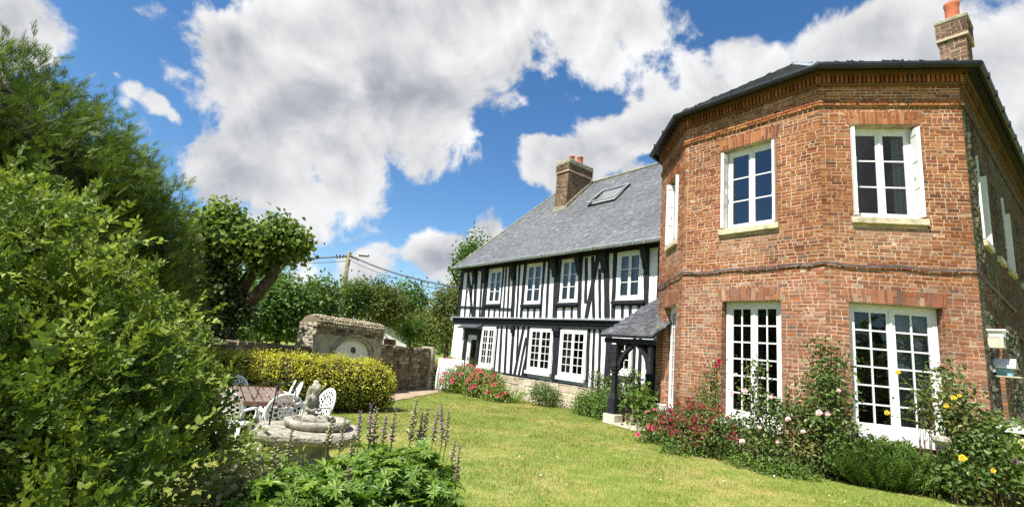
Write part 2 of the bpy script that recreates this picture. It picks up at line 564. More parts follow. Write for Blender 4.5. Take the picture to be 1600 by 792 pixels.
PAL_BRICK = [((.345, .128, .050), 6), ((.385, .155, .060), 5), ((.305, .103, .042), 5), ((.42, .185, .080), 3), ((.25, .085, .040), 2.5), ((.19, .080, .048), 1), ((.45, .23, .12), 1), ((.23, .14, .105), .35)]
PAL_PALE = [((.36, .165, .10), 5), ((.38, .155, .085), 4), ((.32, .125, .07), 5), ((.42, .235, .155), 2.5), ((.27, .13, .085), 2), ((.21, .135, .11), .9), ((.44, .29, .20), 1), ((.41, .145, .055), 1.2)]
PAL_DARK = [((.17, .085, .055), 3), ((.13, .08, .055), 3), ((.21, .10, .06), 2), ((.09, .075, .055), 2), ((.14, .13, .085), 1)]  # brick tones darkened for the side wall turned from the sun
PAL_CHIM = [((.20, .12, .075), 3), ((.15, .095, .065), 3), ((.26, .15, .09), 2), ((.10, .07, .05), 2), ((.25, .19, .13), 1)]
PAL_STONE = [((.30, .25, .17), 3), ((.22, .18, .125), 4), ((.16, .13, .095), 3), ((.36, .31, .23), 1.5), ((.12, .10, .075), 2), ((.44, .40, .33), .8)]
PAL_SLATE = [((.155, .163, .172), 6), ((.172, .179, .186), 6), ((.140, .148, .158), 5), ((.195, .199, .200), 2.5), ((.27, .265, .25), .35), ((.122, .129, .138), 1.5)]
PAL_PORCH = [((.085, .09, .10), 4), ((.11, .115, .125), 4), ((.065, .07, .08), 3), ((.15, .15, .15), 1)]

def pick(pal):
    s = R.uniform(0, sum(w for _, w in pal))
    for c, w in pal:
        s -= w
        if s <= 0: break
    k = R.uniform(.86, 1.14)
    return (c[0] * k, c[1] * k * R.uniform(.96, 1.04), c[2] * k)

def one_brick(mb, fr, u0, u1, z0, z1, prot, jit, ch, col):
    j = lambda: R.uniform(-jit, jit)
    base = [(u0 + j(), z0 + j()), (u1 + j(), z0 + j()), (u1 + j(), z1 + j()), (u0 + j(), z1 + j())]
    cu, cz = (u0 + u1) / 2, (z0 + z1) / 2
    pr = [prot + j() * .6 for _ in range(4)]
    def ins(u, z):
        return (u + (ch if u < cu else -ch), z + (ch if z < cz else -ch))
    vs = [fr.p(u, -.012, z) for u, z in base] + [fr.p(u, max(.002, pr[i] - ch * .7), z) for i, (u, z) in enumerate(base)] + [fr.p(*[ins(u, z)[0], pr[i], ins(u, z)[1]]) for i, (u, z) in enumerate(base)]
    fs = []
    for i in range(4):
        k = (i + 1) % 4
        fs += [(i, k, 4 + k, 4 + i), (4 + i, 4 + k, 8 + k, 8 + i)]
    fs.append((8, 9, 10, 11))
    mb.add(vs, fs, col)

def weather(fr, u, z, col, wash):
    """lasting marks on old brick: pale rain wash below the sills, green damp at the foot, patches of old repair"""
    r, g, b = col
    for (a, e, zs) in wash:
        if a - .05 < u < e + .05 and zs - .75 < z < zs:
            k = (1 - (zs - z) / .75) * R.uniform(.2, .75)
            r, g, b = r + (.46 - r) * k, g + (.34 - g) * k, b + (.24 - b) * k
    if z < .75 and z > -1:
        k = (1 - z / .75) * R.uniform(.1, .6)
        r, g, b = r * (1 - .55 * k), g * (1 - .35 * k), b * (1 - .4 * k)
    p = math.sin(u * 1.3 + z * .9 + fr.o.x * 3) * math.sin(z * 1.7 - u * .8 + fr.o.y)
    if p > .55:
        k = .35 * R.random(); r, g, b = r + (.40 - r) * k, g + (.25 - g) * k, b + (.16 - b) * k
    elif p < -.6:
        r, g, b = r * .82, g * .80, b * .82
    return (r, g, b)

def bricks(mb, fr, u0, u1, z0, z1, holes=(), course=.075, lens=((.205, .52), (.102, .48)), gap=.0155, jit=.0035, prot=(.002, .008), pal=PAL_BRICK, pal2=None, split=None, ch=.004, wav=.003, wash=None):
    nrow = max(1, round((z1 - z0) / course))
    course = (z1 - z0) / nrow
    for r in range(nrow):
        zb = z0 + r * course; zm = zb + course / 2
        iv = [(u0, u1)]
        for h in holes:
            if h[2] < zm < h[3]:
                nv = []
                for a, b in iv:
                    if h[1] <= a or h[0] >= b: nv.append((a, b)); continue
                    if h[0] - a > .03: nv.append((a, h[0]))
                    if b - h[1] > .03: nv.append((h[1], b))
                iv = nv
        for a, b in iv:
            u = a + gap * .3 if a > u0 else a - .012
            b = b if b < u1 else b + .012
            first = True
            while u < b - .02:
                x = R.uniform(0, sum(w for _, w in lens)); ln = lens[-1][0]
                for l_, w in lens:
                    x -= w
                    if x <= 0: ln = l_; break
                ln *= R.uniform(.9, 1.1)
                if first and r % 2: ln *= .5 if ln > .15 else 1
                first = False
                if b - (u + ln) < .07: ln = b - u - gap * .3
                p_ = pal
                if pal2 and R.random() < (1 if zm < split else max(0, .35 - (zm - split) * .3)): p_ = pal2
                w_ = wav * math.sin(u * 3.1 + r * 1.7)
                pr = R.uniform(*prot)
                if R.random() < .04: pr = prot[0] * .4
                one_brick(mb, fr, u + gap / 2, u + ln - gap / 2, zb + gap / 2 + w_, zb + course - gap / 2 + w_, pr, jit, ch, pick(p_) if wash is None else weather(fr, u + ln / 2, zm, pick(p_), wash))
                u += ln

def soldiers(mb, fr, u0, u1, z0, z1, pal=PAL_BRICK, prot=.014, fan=.06):
    n = round((u1 - u0) / .078)
    w = (u1 - u0) / n
    for i in range(n):
        a = u0 + i * w
        s = ((i + .5) / n - .5) * fan
        col = pick(pal)
        two = R.random() < .45
        zz = [(z0, z1)] if not two else [(z0, z0 + (z1 - z0) * R.choice((.35, .62, .5))), None]
        if two: zz[1] = (zz[0][1], z1)
        for (c, e) in zz:
            k0 = (c - z0) / (z1 - z0); k1 = (e - z0) / (z1 - z0)
            g = .006
            col = pick(pal)
            pts = [(a + g + s * k0, c + g), (a + w - g + s * k0, c + g), (a + w - g + s * k1, e - g), (a + g + s * k1, e - g)]
            p_ = prot + R.uniform(-.004, .004)
            mb.fpoly(fr, pts, p_, -.01, col)

def slates(mb, o, t, s, n, inside, u0, u1, v1, pal, course=.135, width=.19):
    """o eave origin, t along the eave, s up the slope, n normal: one thin slab per slate"""
    rows = int(v1 / course) + 1
    for r in range(rows):
        v = r * course
        u = u0 - R.uniform(0, width)
        while u < u1:
            w = width * R.uniform(.78, 1.15)
            cu, cv = u + w / 2, v + course * .5
            if inside(cu, cv):
                col = pick(pal)
                lift = R.uniform(.010, .018); lj = R.uniform(-.012, .012)
                a = o + t * (u + .003) + s * (v - .012 + lj) + n * lift
                b = o + t * (u + w - .003) + s * (v - .012 + lj + R.uniform(-.004, .004)) + n * lift
                c = o + t * (u + w - .003) + s * (v + course * 1.12) + n * .004
                d = o + t * (u + .003) + s * (v + course * 1.12) + n * .004
                mb.add((a, b, c, d, a - n * .012, b - n * .012), ((0, 1, 2, 3), (4, 5, 1, 0), (4, 0, 3), (1, 5, 2)), col)
            u += w

def make_window(parent, org, fr, h, d, leaves, cols, rows, mat=None, glass=None, outer=.06, stile=.055, bar=.024, bottom=.08, curtain=None, sill=0., name='window', board=0., depth=.055, label=None):
    """a window of `leaves` casements set back to d inside the opening h; pane, curtain and sill are its sub-parts"""
    mat = mat or M['white']
    u0, u1, z0, z1 = h
    mb = MB(org)
    zb = z0 + sill
    mb.fbox(fr, u0, u0 + outer, d - depth, d + .02, zb, z1)
    mb.fbox(fr, u1 - outer, u1, d - depth, d + .02, zb, z1)
    mb.fbox(fr, u0 + outer, u1 - outer, d - depth, d + .0185, z1 - outer, z1)
    mb.fbox(fr, u0 + outer, u1 - outer, d - depth, d + .0185, zb, zb + outer * .7)
    iu0, iu1, iz0, iz1 = u0 + outer, u1 - outer, zb + outer * .7, z1 - outer
    lw = (iu1 - iu0) / leaves
    for k in range(leaves):
        a, b = iu0 + k * lw + .002, iu0 + (k + 1) * lw - .002
        mb.fbox(fr, a, a + stile, d - depth + .006, d + .008, iz0, iz1)
        mb.fbox(fr, b - stile, b, d - depth + .006, d + .008, iz0, iz1)
        mb.fbox(fr, a + stile, b - stile, d - depth + .006, d + .0065, iz1 - stile, iz1)
        mb.fbox(fr, a + stile, b - stile, d - depth + .006, d + .0065, iz0, iz0 + bottom)
        for i in range(1, cols):
            x = a + stile + (b - a - 2 * stile) * i / cols
            mb.fbox(fr, x - bar / 2, x + bar / 2, d - .035, d + .003, iz0 + bottom, iz1 - stile)
        for i in range(1, rows):
            z = iz0 + bottom + (iz1 - stile - iz0 - bottom) * i / rows
            mb.fbox(fr, a + stile, b - stile, d - .033, d + .0008, z - bar / 2, z + bar / 2)
    if leaves == 2:
        x = (iu0 + iu1) / 2
        mb.fbox(fr, x - .022, x + .022, d + .0082, d + .022, iz0 + .004, iz1 - .004)
    w = mb.build(name, mat, parent)
    if label: w['label'] = label
    pb = MB(org)
    pb.quad(fr.p(iu0 + .01, d - .017, iz0 + .01), fr.p(iu1 - .01, d - .017, iz0 + .01), fr.p(iu1 - .01, d - .017, iz1 - .01), fr.p(iu0 + .01, d - .017, iz1 - .01))
    pb.build('pane', glass or M['glass'], w)
    if sill or board:
        sb = MB(org)
        sb.fpoly(fr, [(u0 - .04, z0), (u1 + .04, z0), (u1 + .04, zb + .012), (u0 - .04, zb + .012)], d - depth, d + max(.05, board))
        sb.build('sill', mat, w)
    if curtain:
        for (ca, cb, cz0, cz1) in curtain:
            cm = MB(org); n = 26
            a, b = iu0 + (iu1 - iu0) * ca, iu0 + (iu1 - iu0) * cb
            zz0, zz1 = iz0 + (iz1 - iz0) * cz0, iz0 + (iz1 - iz0) * cz1
            for i in range(n):
                q0, q1 = a + (b - a) * i / n, a + (b - a) * (i + 1) / n
                f = lambda q: d - .13 + .022 * math.sin(q * 47) + .012 * math.sin(q * 19 + 1)
                cm.quad(fr.p(q0, f(q0), zz0), fr.p(q1, f(q1), zz0), fr.p(q1, f(q1), zz1), fr.p(q0, f(q0), zz1))
            cm.build('curtain', M['curtain'], w, smooth=True)
    return w

def room(mb, fr, h, d0, depth, grow=.5):
    u0, u1, z0, z1 = h
    a, b, c, e = u0 - grow, u1 + grow, z0 - .1, z1 + .25
    d1 = d0 - depth
    mb.quad(fr.p(a, d1, c), fr.p(b, d1, c), fr.p(b, d1, e), fr.p(a, d1, e))
    mb.quad(fr.p(a, d0, c), fr.p(a, d1, c), fr.p(a, d1, e), fr.p(a, d0, e))
    mb.quad(fr.p(b, d0, c), fr.p(b, d1, c), fr.p(b, d1, e), fr.p(b, d0, e))
    mb.quad(fr.p(a, d0, e), fr.p(b, d0, e), fr.p(b, d1, e), fr.p(a, d1, e))
    mb.quad(fr.p(a, d0, c), fr.p(b, d0, c), fr.p(b, d1, c), fr.p(a, d1, c))
    # the inner side of the wall round the opening
    wall_quads(mb, fr, a, b, c, e, [h], d0)

# ------------------------------------------------------------------ brick tower house
TP = [Vector((4.5264, 14.6372)), Vector((4.4068, 12.2820)), Vector((6.3940, 9.7336)), Vector((9.0436, 9.2092))]
DD = Vector((math.cos(rad(38)), math.sin(rad(38))))
ZD = Vector((math.cos(rad(-134)), math.sin(rad(-134))))
TPOLY = [TP[0] - ZD * 2.6] + TP + [TP[3] + DD * 13.0]
def frame2(a, b):
    t = (b - a).normalized()
    return Fr((a.x, a.y, 0), (t.x, t.y), (t.y, -t.x)), (b - a).length
ZWALL = 8.32

def offset_poly(pts, o):
    out = []
    for i, p in enumerate(pts):
        dirs = []
        if i > 0: dirs.append((pts[i] - pts[i - 1]).normalized())
        if i < len(pts) - 1: dirs.append((pts[i + 1] - pts[i]).normalized())
        ns = [Vector((d.y, -d.x)) for d in dirs]
        if len(ns) == 2: out.append(p + (ns[0] + ns[1]) / (1 + ns[0].dot(ns[1])) * o)
        else: out.append(p + ns[0] * o)
    return out

def build_tower():
    org = Vector((7.2, 12.0, 0))
    root = thing('brick_house', 'tall red brick house with a many-sided end, white windows and a black gutter', 'house', org)
    faces = [frame2(TPOLY[i], TPOLY[i + 1]) for i in range(5)]   # Z, A, B, C, D
    holesA = [(.86, 1.80, 5.02, 6.98), (.70, 1.86, .62, 3.27)]
    holesB = [(1.03, 2.32, 4.99, 7.06), (1.05, 2.38, .66, 3.26)]
    holesC = [(.58, 1.87, 5.00, 7.08), (.42, 2.08, .76, 3.24)]
    holesD = [(1.0, 1.75, 4.85, 6.80), (2.75, 3.45, 4.85, 6.72), (4.35, 5.1, 4.85, 6.78), (1.35, 2.05, 1.20, 3.2), (6.6, 7.4, 4.85, 6.78), (5.0, 5.8, 1.2, 3.2)]
    H = [[], holesA, holesB, holesC, holesD]
    # core walls (mortar) and the bricks standing proud of it
    core = MB(org); dk = MB(org); br = MB(org); db = MB(org)
    for i, (fr, L) in enumerate(faces):
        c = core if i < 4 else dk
        wall_quads(c, fr, 0, L, -.4, ZWALL, H[i])
        for h in H[i]: reveals(c, fr, h, .30)
    # back of the wing
    a, b = TPOLY[5], TPOLY[5] + Vector((-DD.y, DD.x)) * 8
    fb, lb = frame2(a, b); wall_quads(core, fb, 0, lb, -.4, ZWALL, [])
    fb, lb = frame2(b, TPOLY[0]); wall_quads(core, fb, 0, lb, -.4, ZWALL, [])
    Z0 = -.12
    for i in (0, 1, 2, 3):
        fr, L = faces[i]
        arches = []
        for h in H[i]:
            arches.append((h[0] - .06, h[1] + .06, h[3], h[3] + .30))
            soldiers(br, fr, h[0] - .06, h[1] + .06, h[3] + .004, h[3] + .295, PAL_BRICK if h[3] > 5 else PAL_PALE)
        sills = [(h[0] - .03, h[1] + .03, h[2] - .17, h[2]) for h in H[i]]
        foot = [(h[0] - .1, h[1] + .1, -.4, h[2]) for h in H[i] if h[2] < 2]
        bricks(br, fr, 0, L, Z0, 7.50, H[i] + arches + sills + foot, pal=PAL_BRICK, pal2=PAL_PALE, split=3.7, wash=[(h[0], h[1], h[2] - .13) for h in H[i] if h[2] > 2])
        # string course of two projecting courses, frieze, dentils
        frs = Fr(fr.o + fr.n * .035, (fr.t.x, fr.t.y), (fr.n.x, fr.n.y))
        bricks(br, frs, -.015, L + .015, 7.50, 7.64, prot=(.012, .02), course=.07)
        bricks(br, fr, 0, L, 7.64, 7.98, pal=PAL_BRICK)
        for h in H[i]:
            fl = Fr(fr.p(h[0], 0, 0), (-fr.n.x, -fr.n.y), (fr.t.x, fr.t.y))
            bricks(br, fl, .0, .2, h[2], h[3], pal=PAL_BRICK if h[2] > 3 else PAL_PALE, lens=((.105, .5), (.2, .5)))
            f2 = Fr(fr.p(h[1], 0, 0), (-fr.n.x, -fr.n.y), (-fr.t.x, -fr.t.y))
            bricks(br, f2, .0, .2, h[2], h[3], pal=PAL_BRICK if h[2] > 3 else PAL_PALE, lens=((.105, .5), (.2, .5)))
    frD, LD = faces[4]
    frDs = Fr(frD.o + frD.n * .035, (frD.t.x, frD.t.y), (frD.n.x, frD.n.y))
    flint = [(.32, .84, 4.15, 7.45), (.34, 1.0, .3, 3.3), (2.9, 4.4, 1.0, 3.3)]
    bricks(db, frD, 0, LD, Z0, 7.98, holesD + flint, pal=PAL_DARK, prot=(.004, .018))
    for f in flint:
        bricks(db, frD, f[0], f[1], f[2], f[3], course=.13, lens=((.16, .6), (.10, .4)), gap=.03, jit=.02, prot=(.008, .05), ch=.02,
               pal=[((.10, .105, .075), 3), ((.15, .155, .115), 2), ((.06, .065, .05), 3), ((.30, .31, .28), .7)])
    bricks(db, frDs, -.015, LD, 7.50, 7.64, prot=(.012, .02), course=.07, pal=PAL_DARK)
    f2 = Fr(frD.p(2.05, 0, 0), (-frD.n.x, -frD.n.y), (-frD.t.x, -frD.t.y))
    bricks(br, f2, .0, .22, 1.2, 3.2, pal=PAL_PALE, lens=((.105, .5), (.2, .5)))
    wall = core.build('wall', M['mortar'], root)
    br.build('brickwork', M['brick'], wall)
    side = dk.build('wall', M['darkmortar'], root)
    side['label'] = 'weathered side wall of brick and flint, its shade painted in darker'
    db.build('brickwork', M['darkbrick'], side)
    # cornice: moulded brick band and dentil row, then the gutter
    cn = MB(org)
    for i, (fr, L) in enumerate(faces):
        e0 = -.05 if i else 0
        cn.fbox(fr, e0, L + .045, 0, .055, 7.98, 8.03, (.22, .115, .058))
        n = int(L / .085)
        for k in range(n + 1):
            u = k * L / n
            cn.fbox(fr, u - .026, u + .026, .0, .10 + R.uniform(-.008, .008), 8.033, 8.20, pick(PAL_BRICK if i < 4 else PAL_DARK))
        cn.fbox(fr, e0 - .03, L + .075, 0, .13, 8.203, 8.30, (.20, .105, .055))
    cn.build('cornice', M['brick'], root)
    gut = offset_poly(TPOLY, .36)
    gb = MB(org)
    prof = [(-.24, 8.31), (-.24, 8.33), (.02, 8.34), (.06, 8.315), (.08, 8.27), (.065, 8.225), (.02, 8.195), (-.03, 8.20), (-.07, 8.235), (-.08, 8.30)]
    rings = []
    offs = {}
    for (o_, z_) in prof: offs[(o_, z_)] = offset_poly(TPOLY, .34 + o_)
    for i in range(len(TPOLY)):
        rings.append([Vector((offs[pz][i].x, offs[pz][i].y, pz[1])) for pz in prof])
    n = len(prof)
    vs = [v for r_ in rings for v in r_]
    fs = [(i * n + k, i * n + (k + 1) % n, (i + 1) * n + (k + 1) % n, (i + 1) * n + k) for i in range(len(rings) - 1) for k in range(n)]
    gb.add(vs, fs)
    for i in range(1, 5):
        fr, L = faces[i]
        for u in np.arange(.5, L, .95):
            gb.fbox(fr, u - .012, u + .012, .27, .43, 8.20, 8.352)
    gb.build('gutter', M['blackgutter'], root)
    # slate roof: pyramid over the many-sided end, ridge over the wing
    apex = Vector((8.25, 13.55, 11.25))
    eav = [Vector((p.x, p.y, 8.34)) for p in offset_poly(TPOLY, .34)]
    ridge_end = Vector((apex.x + DD.x * 13, apex.y + DD.y * 13, 11.25))
    rf = MB(org); sl_ = MB(org)
    rf.add([*eav[:5], apex], [(i, i + 1, 5) for i in range(4)])
    rf.add([eav[4], eav[5], ridge_end, apex], [(0, 1, 2, 3)])
    back = Vector((TPOLY[0].x + DD.x * 13, TPOLY[0].y + DD.y * 13, 8.34))
    rf.add([eav[0], apex, ridge_end, back], [(0, 1, 2, 3)])
    for i in range(1, 5):
        a, b = eav[i], eav[i + 1]
        t = (b - a).normalized()
        nrm = (b - a).cross(apex - a).normalized()
        if nrm.z < 0: nrm = -nrm
        s = nrm.cross(t); 
        if s.z < 0: s = -s
        L = (b - a).length
        au, av = (apex - a).dot(t), (apex - a).dot(s)
        if i < 4: ins = lambda u, v, au=au, av=av, L=L: 0 < v < av and au * v / av < u < L + (au - L) * v / av
        else: ins = lambda u, v, au=au, av=av, L=L: 0 < v < av and au * v / av < u < 7
        slates(sl_, a, t, s, nrm, ins, -.1 if i < 4 else 0, L if i < 4 else 7, av, PAL_SLATE)
    roof = rf.build('roof', M['slate'], root)
    sl_.build('slate_covering', M['slate'], roof)
    hp = MB(org)
    for i in (2,):
        for k in range(9):
            a = eav[i + 1].lerp(apex, k / 9 + .0); b = eav[i + 1].lerp(apex, (k + 1) / 9)
            e = (eav[i + 1] - eav[i]).normalized(); g = (eav[i + 2] - eav[i + 1]).normalized()
            up = Vector((0, 0, .035))
            w = .17
            hp.add([a + up, b + up, b - e * w + Vector((0, 0, .03)), a - e * w + Vector((0, 0, .005)), b + g * w + Vector((0, 0, .02)), a + g * w + Vector((0, 0, -.0))], [(0, 1, 2, 3), (0, 5, 4, 1)])
    hp.build('hip_flashing', M['zinc'], roof)
    # stone footings below the french doors
    ft = MB(org); rb = MB(org)
    for i in (1, 2, 3):
        fr, L = faces[i]
        for h in H[i]:
            if h[2] < 2:
                rb = MB(org)
                bricks(rb, fr, h[0] - .12, h[1] + .12, -.25, h[2] - .16, course=.16, lens=((.3, .5), (.2, .5)), gap=.02, jit=.015, prot=(.01, .06), ch=.02, pal=PAL_STONE)
                rb.build('footing', M['rubble'], root)
    # sills
    for i in (1, 2, 3, 4):
        fr, L = faces[i]
        for h in H[i]:
            sm = MB(org)
            e = .05
            if h[2] > 2: sm.fbox(fr, h[0] - e, h[1] + e, -.2, .085, h[2] - .13, h[2] + .004)
            else: sm.fbox(fr, h[0] - e, h[1] + e, -.2, .12, h[2] - .16, h[2] + .004)
            sm.build('window_sill', M['cream'] if h[2] > 2 else M['plaster'], root, bevel=.012)
    rm = MB(org)
    for i in (1, 2, 3):
        fr, L = faces[i]
        for h in H[i]: room(rm, fr, h, -.3, 1.9 if i == 1 else 2.6, .12 if i == 1 else .35)
    rm.build('room', M['roomwall'], root)
    for i in (1, 2, 3):
        fr, L = faces[i]
        for h in H[i]:
            up = h[2] > 2
            if up:
                make_window(root, org, fr, (h[0] + .02, h[1] - .02, h[2] + .01, h[3] - .005), -.205, 2, 1, 3, outer=.085, stile=.07, bar=.03, bottom=.1,
                            curtain=None if i != 3 else [(.78, .97, 0, 1)], glass=M['skyglass'] if i == 2 else None)
                # shutters folded back into the reveals, edges standing out of the wall
                for s, uu in ((1, h[0] + .005), (-1, h[1] - .005)):
                    for k in range(2):
                        sh = MB(org)
                        z0, z1 = h[2] + .05, h[3] - .08
                        u_a = uu + s * (.004 + .034 * k); u_b = u_a + s * .028
                        sh.fbox(fr, min(u_a, u_b), max(u_a, u_b), -.145 + .01 * k, .085 - .02 * k, z0, z1)
                        for q in (.04, .32, .62, .92):
                            zq = z0 + (z1 - z0) * q
                            ua, ub = (u_b, u_b + s * .008)
                            sh.fbox(fr, min(ua, ub), max(ua, ub), -.12, .06, zq, zq + .07)
                        so_ = sh.build('shutter', M['white'], root)
                        if k == 1:
                            hd = MB(org)
                            zc = (z0 + z1) / 2
                            ub = u_b + s * .009
                            hd.fbox(fr, min(ub, ub + s * .02), max(ub, ub + s * .02), -.06, -.035, zc - .09, zc + .02)
                            hd.build('handle', M['resin'], so_)
            else:
                make_window(root, org, fr, (h[0] + .02, h[1] - .02, h[2] + .004, h[3] - .004), -.205, 2, 2, 6, outer=.085, stile=.075, bar=.032, bottom=.11,
                            curtain=[(.58, .97, 0, 1)] if i == 3 else None, name='french_door')
    # side wall: shuttered windows and a bricked up one
    for k, h in enumerate(holesD):
        if k == 1:
            bl = MB(org)
            bricks(bl, Fr(frD.o - frD.n * .1, (frD.t.x, frD.t.y), (frD.n.x, frD.n.y)), h[0], h[1], h[2], h[3], course=.15, lens=((.7, 1),), gap=.05, pal=[((.03, .025, .02), 1)], prot=(.0, .05))
            wall_quads(bl, frD, h[0], h[1], h[2], h[3], [], -.12, (.12, .11, .08))
            bl.build('bricked_window', M['darkbrick'], root)
        elif h[2] < 2:
            bk = MB(org); wall_quads(bk, frD, h[0], h[1], h[2], h[3], [], -.24, (.10, .06, .04)); bk.build('recess_panel', M['darkbrick'], root)
        else:
            make_window(root, org, frD, (h[0], h[1], h[2] + .01, h[3] - .005), -.2, 2, 1, 3)
            bk = MB(org); room(bk, frD, h, -.3, 1.2, .1); bk.build('room', M['roomwall'], root)
            for s, uu in ((1, h[0]), (-1, h[1])) if k < 3 else ():
                sh = MB(org)
                a_, b_ = uu + s * .004, uu + s * .034
                # leaf standing open square to the wall
                sh.fbox(frD, min(a_, b_), max(a_, b_), -.18, .05 if s > 0 else .07, h[2] + .04, h[3] - .06 - (.25 if s < 0 else 0))
                sh.build('shutter', M['white'], root)
    # chimney
    cax, cay = 11.56, 11.77
    cf = Fr((cax, cay, 0), (DD.x, DD.y), (DD.y, -DD.x))
    ch = MB(org); cb = MB(org)
    hw, hd_ = .36, .27
    ch.fbox(cf, -hw, hw, -hd_, hd_, 8.4, 11.52, (.45, .36, .28))
    for (f_, L) in ((Fr(cf.p(-hw, hd_, 0), (cf.t.x, cf.t.y), (cf.n.x, cf.n.y)), 2 * hw), (Fr(cf.p(-hw, -hd_, 0), (cf.n.x, cf.n.y), (-cf.t.x, -cf.t.y)), 2 * hd_), (Fr(cf.p(hw, hd_, 0), (-cf.n.x, -cf.n.y), (cf.t.x, cf.t.y)), 2 * hd_)):
        bricks(cb, f_, 0, L, 9.2, 10.98, pal=PAL_CHIM, gap=.011)
        g = Fr(f_.o + f_.n * .05, (f_.t.x, f_.t.y), (f_.n.x, f_.n.y))
        bricks(cb, g, -.05, L + .05, 11.06, 11.48, pal=PAL_CHIM, gap=.011)
    ch.fbox(cf, -hw - .06, hw + .06, -hd_ - .06, hd_ + .06, 10.98, 11.06, (.45, .33, .22))
    ch.fbox(cf, -hw - .045, hw + .045, -hd_ - .045, hd_ + .045, 11.06, 11.49, (.5, .4, .3))
    chim = ch.build('chimney', M['mortar'], roof)
    for c_ in (cb,):
        c_.build('chimney_brickwork', M['brick'], roof)
    cp = MB(org); cp.fbox(cf, -hw - .075, hw + .075, -hd_ - .075, hd_ + .075, 11.49, 11.62); cp.build('chimney_cap', M['capstone'], roof, bevel=.03)
    pt = MB(org)
    c0 = cf.p(-.04, 0, 0)
    pt.lathe(c0.x, c0.y, [(.165, 11.6), (.15, 11.7), (.155, 12.1), (.175, 12.18), (.175, 12.24), (.15, 12.25), (.13, 12.1)], 18)
    pt.build('chimney_pot', M['terracotta'], roof, smooth=True)
    # supply cable clipped along the first floor line: follows the wall, droops between clips
    return root, faces
tower_root, TF = build_tower()

def wall_cable():
    pts = []
    for i in (1, 2, 3):
        fr, L = TF[i]
        n = 12
        for k in range(n + (1 if i == 3 else 0)):
            u = L * k / n
            pts.append(fr.p(u, .045, 4.03 - .05 * math.sin(math.pi * (u % 1.3) / 1.3) - (.06 if i == 1 else 0) * (1 - u / L)))
    fr, L = TF[4]
    for u in (.15, .5, 1.1, 2.0, 3.0, 4.5): pts.append(fr.p(u, .05, 3.93 - .03 * u))
    mb = MB(pts[0])
    mb.tube(pts, .014, 6)
    mb.tube([p + Vector((0, 0, -.03)) for p in pts], .009, 6)
    fr, L = TF[4]
    tag(mb.build('wall_cable', M['cable'], smooth=True), 'grey cable pinned right round the brick walls between the two storeys', 'cable')
wall_cable()

# ------------------------------------------------------------------ half-timbered house
T0 = Vector((-3.1098, 26.5966))
TD = Vector((0.60665553, -0.79496482))
TN = Vector((-0.79496482, -0.60665553))
HF = Fr((T0.x, T0.y, 0), (TD.x, TD.y), (TN.x, TN.y))     # u along the facade, d towards the garden

def post(mb, u0, z0, u1, z1, w, d=.025, w1=None, back=-.06):
    """a timber running from (u0,z0) top to (u1,z1) bottom, slightly waney"""
    w1 = w1 or w
    n = max(2, int(abs(z0 - z1) / .35))
    pts_l, pts_r = [], []
    for k in range(n + 1):
        t = k / n
        u = u0 + (u1 - u0) * t; z = z0 + (z1 - z0) * t; ww = (w + (w1 - w) * t) / 2
        j = .012 if 0 < k < n else 0
        pts_l.append((u - ww + R.uniform(-j, j), z)); pts_r.append((u + ww + R.uniform(-j, j), z))
    dd = d + R.uniform(-.004, .006)
    for k in range(n):
        mb.fpoly(HF, [pts_l[k], pts_r[k], pts_r[k + 1], pts_l[k + 1]], back, dd)

def console(mb, u, w, z_top, drop=.8, out=.34):
    """carved bracket under the eave on a main post"""
    prof = [(0, z_top), (out, z_top), (out, z_top - .13), (out - .03, z_top - .20), (out - .05, z_top - drop * .42), (out - .12, z_top - drop * .58), (.10, z_top - drop * .70),
            (.11, z_top - drop * .80), (.055, z_top - drop * .86), (.06, z_top - drop * .95), (0, z_top - drop)]
    n = len(prof)
    vs = [HF.p(u - w / 2, d + .02, z) for d, z in prof] + [HF.p(u + w / 2, d + .02, z) for d, z in prof]
    fs = [tuple(range(n)), tuple(range(2 * n - 1, n - 1, -1))] + [(i, (i + 1) % n, n + (i + 1) % n, n + i) for i in range(n)]
    mb.add(vs, fs)

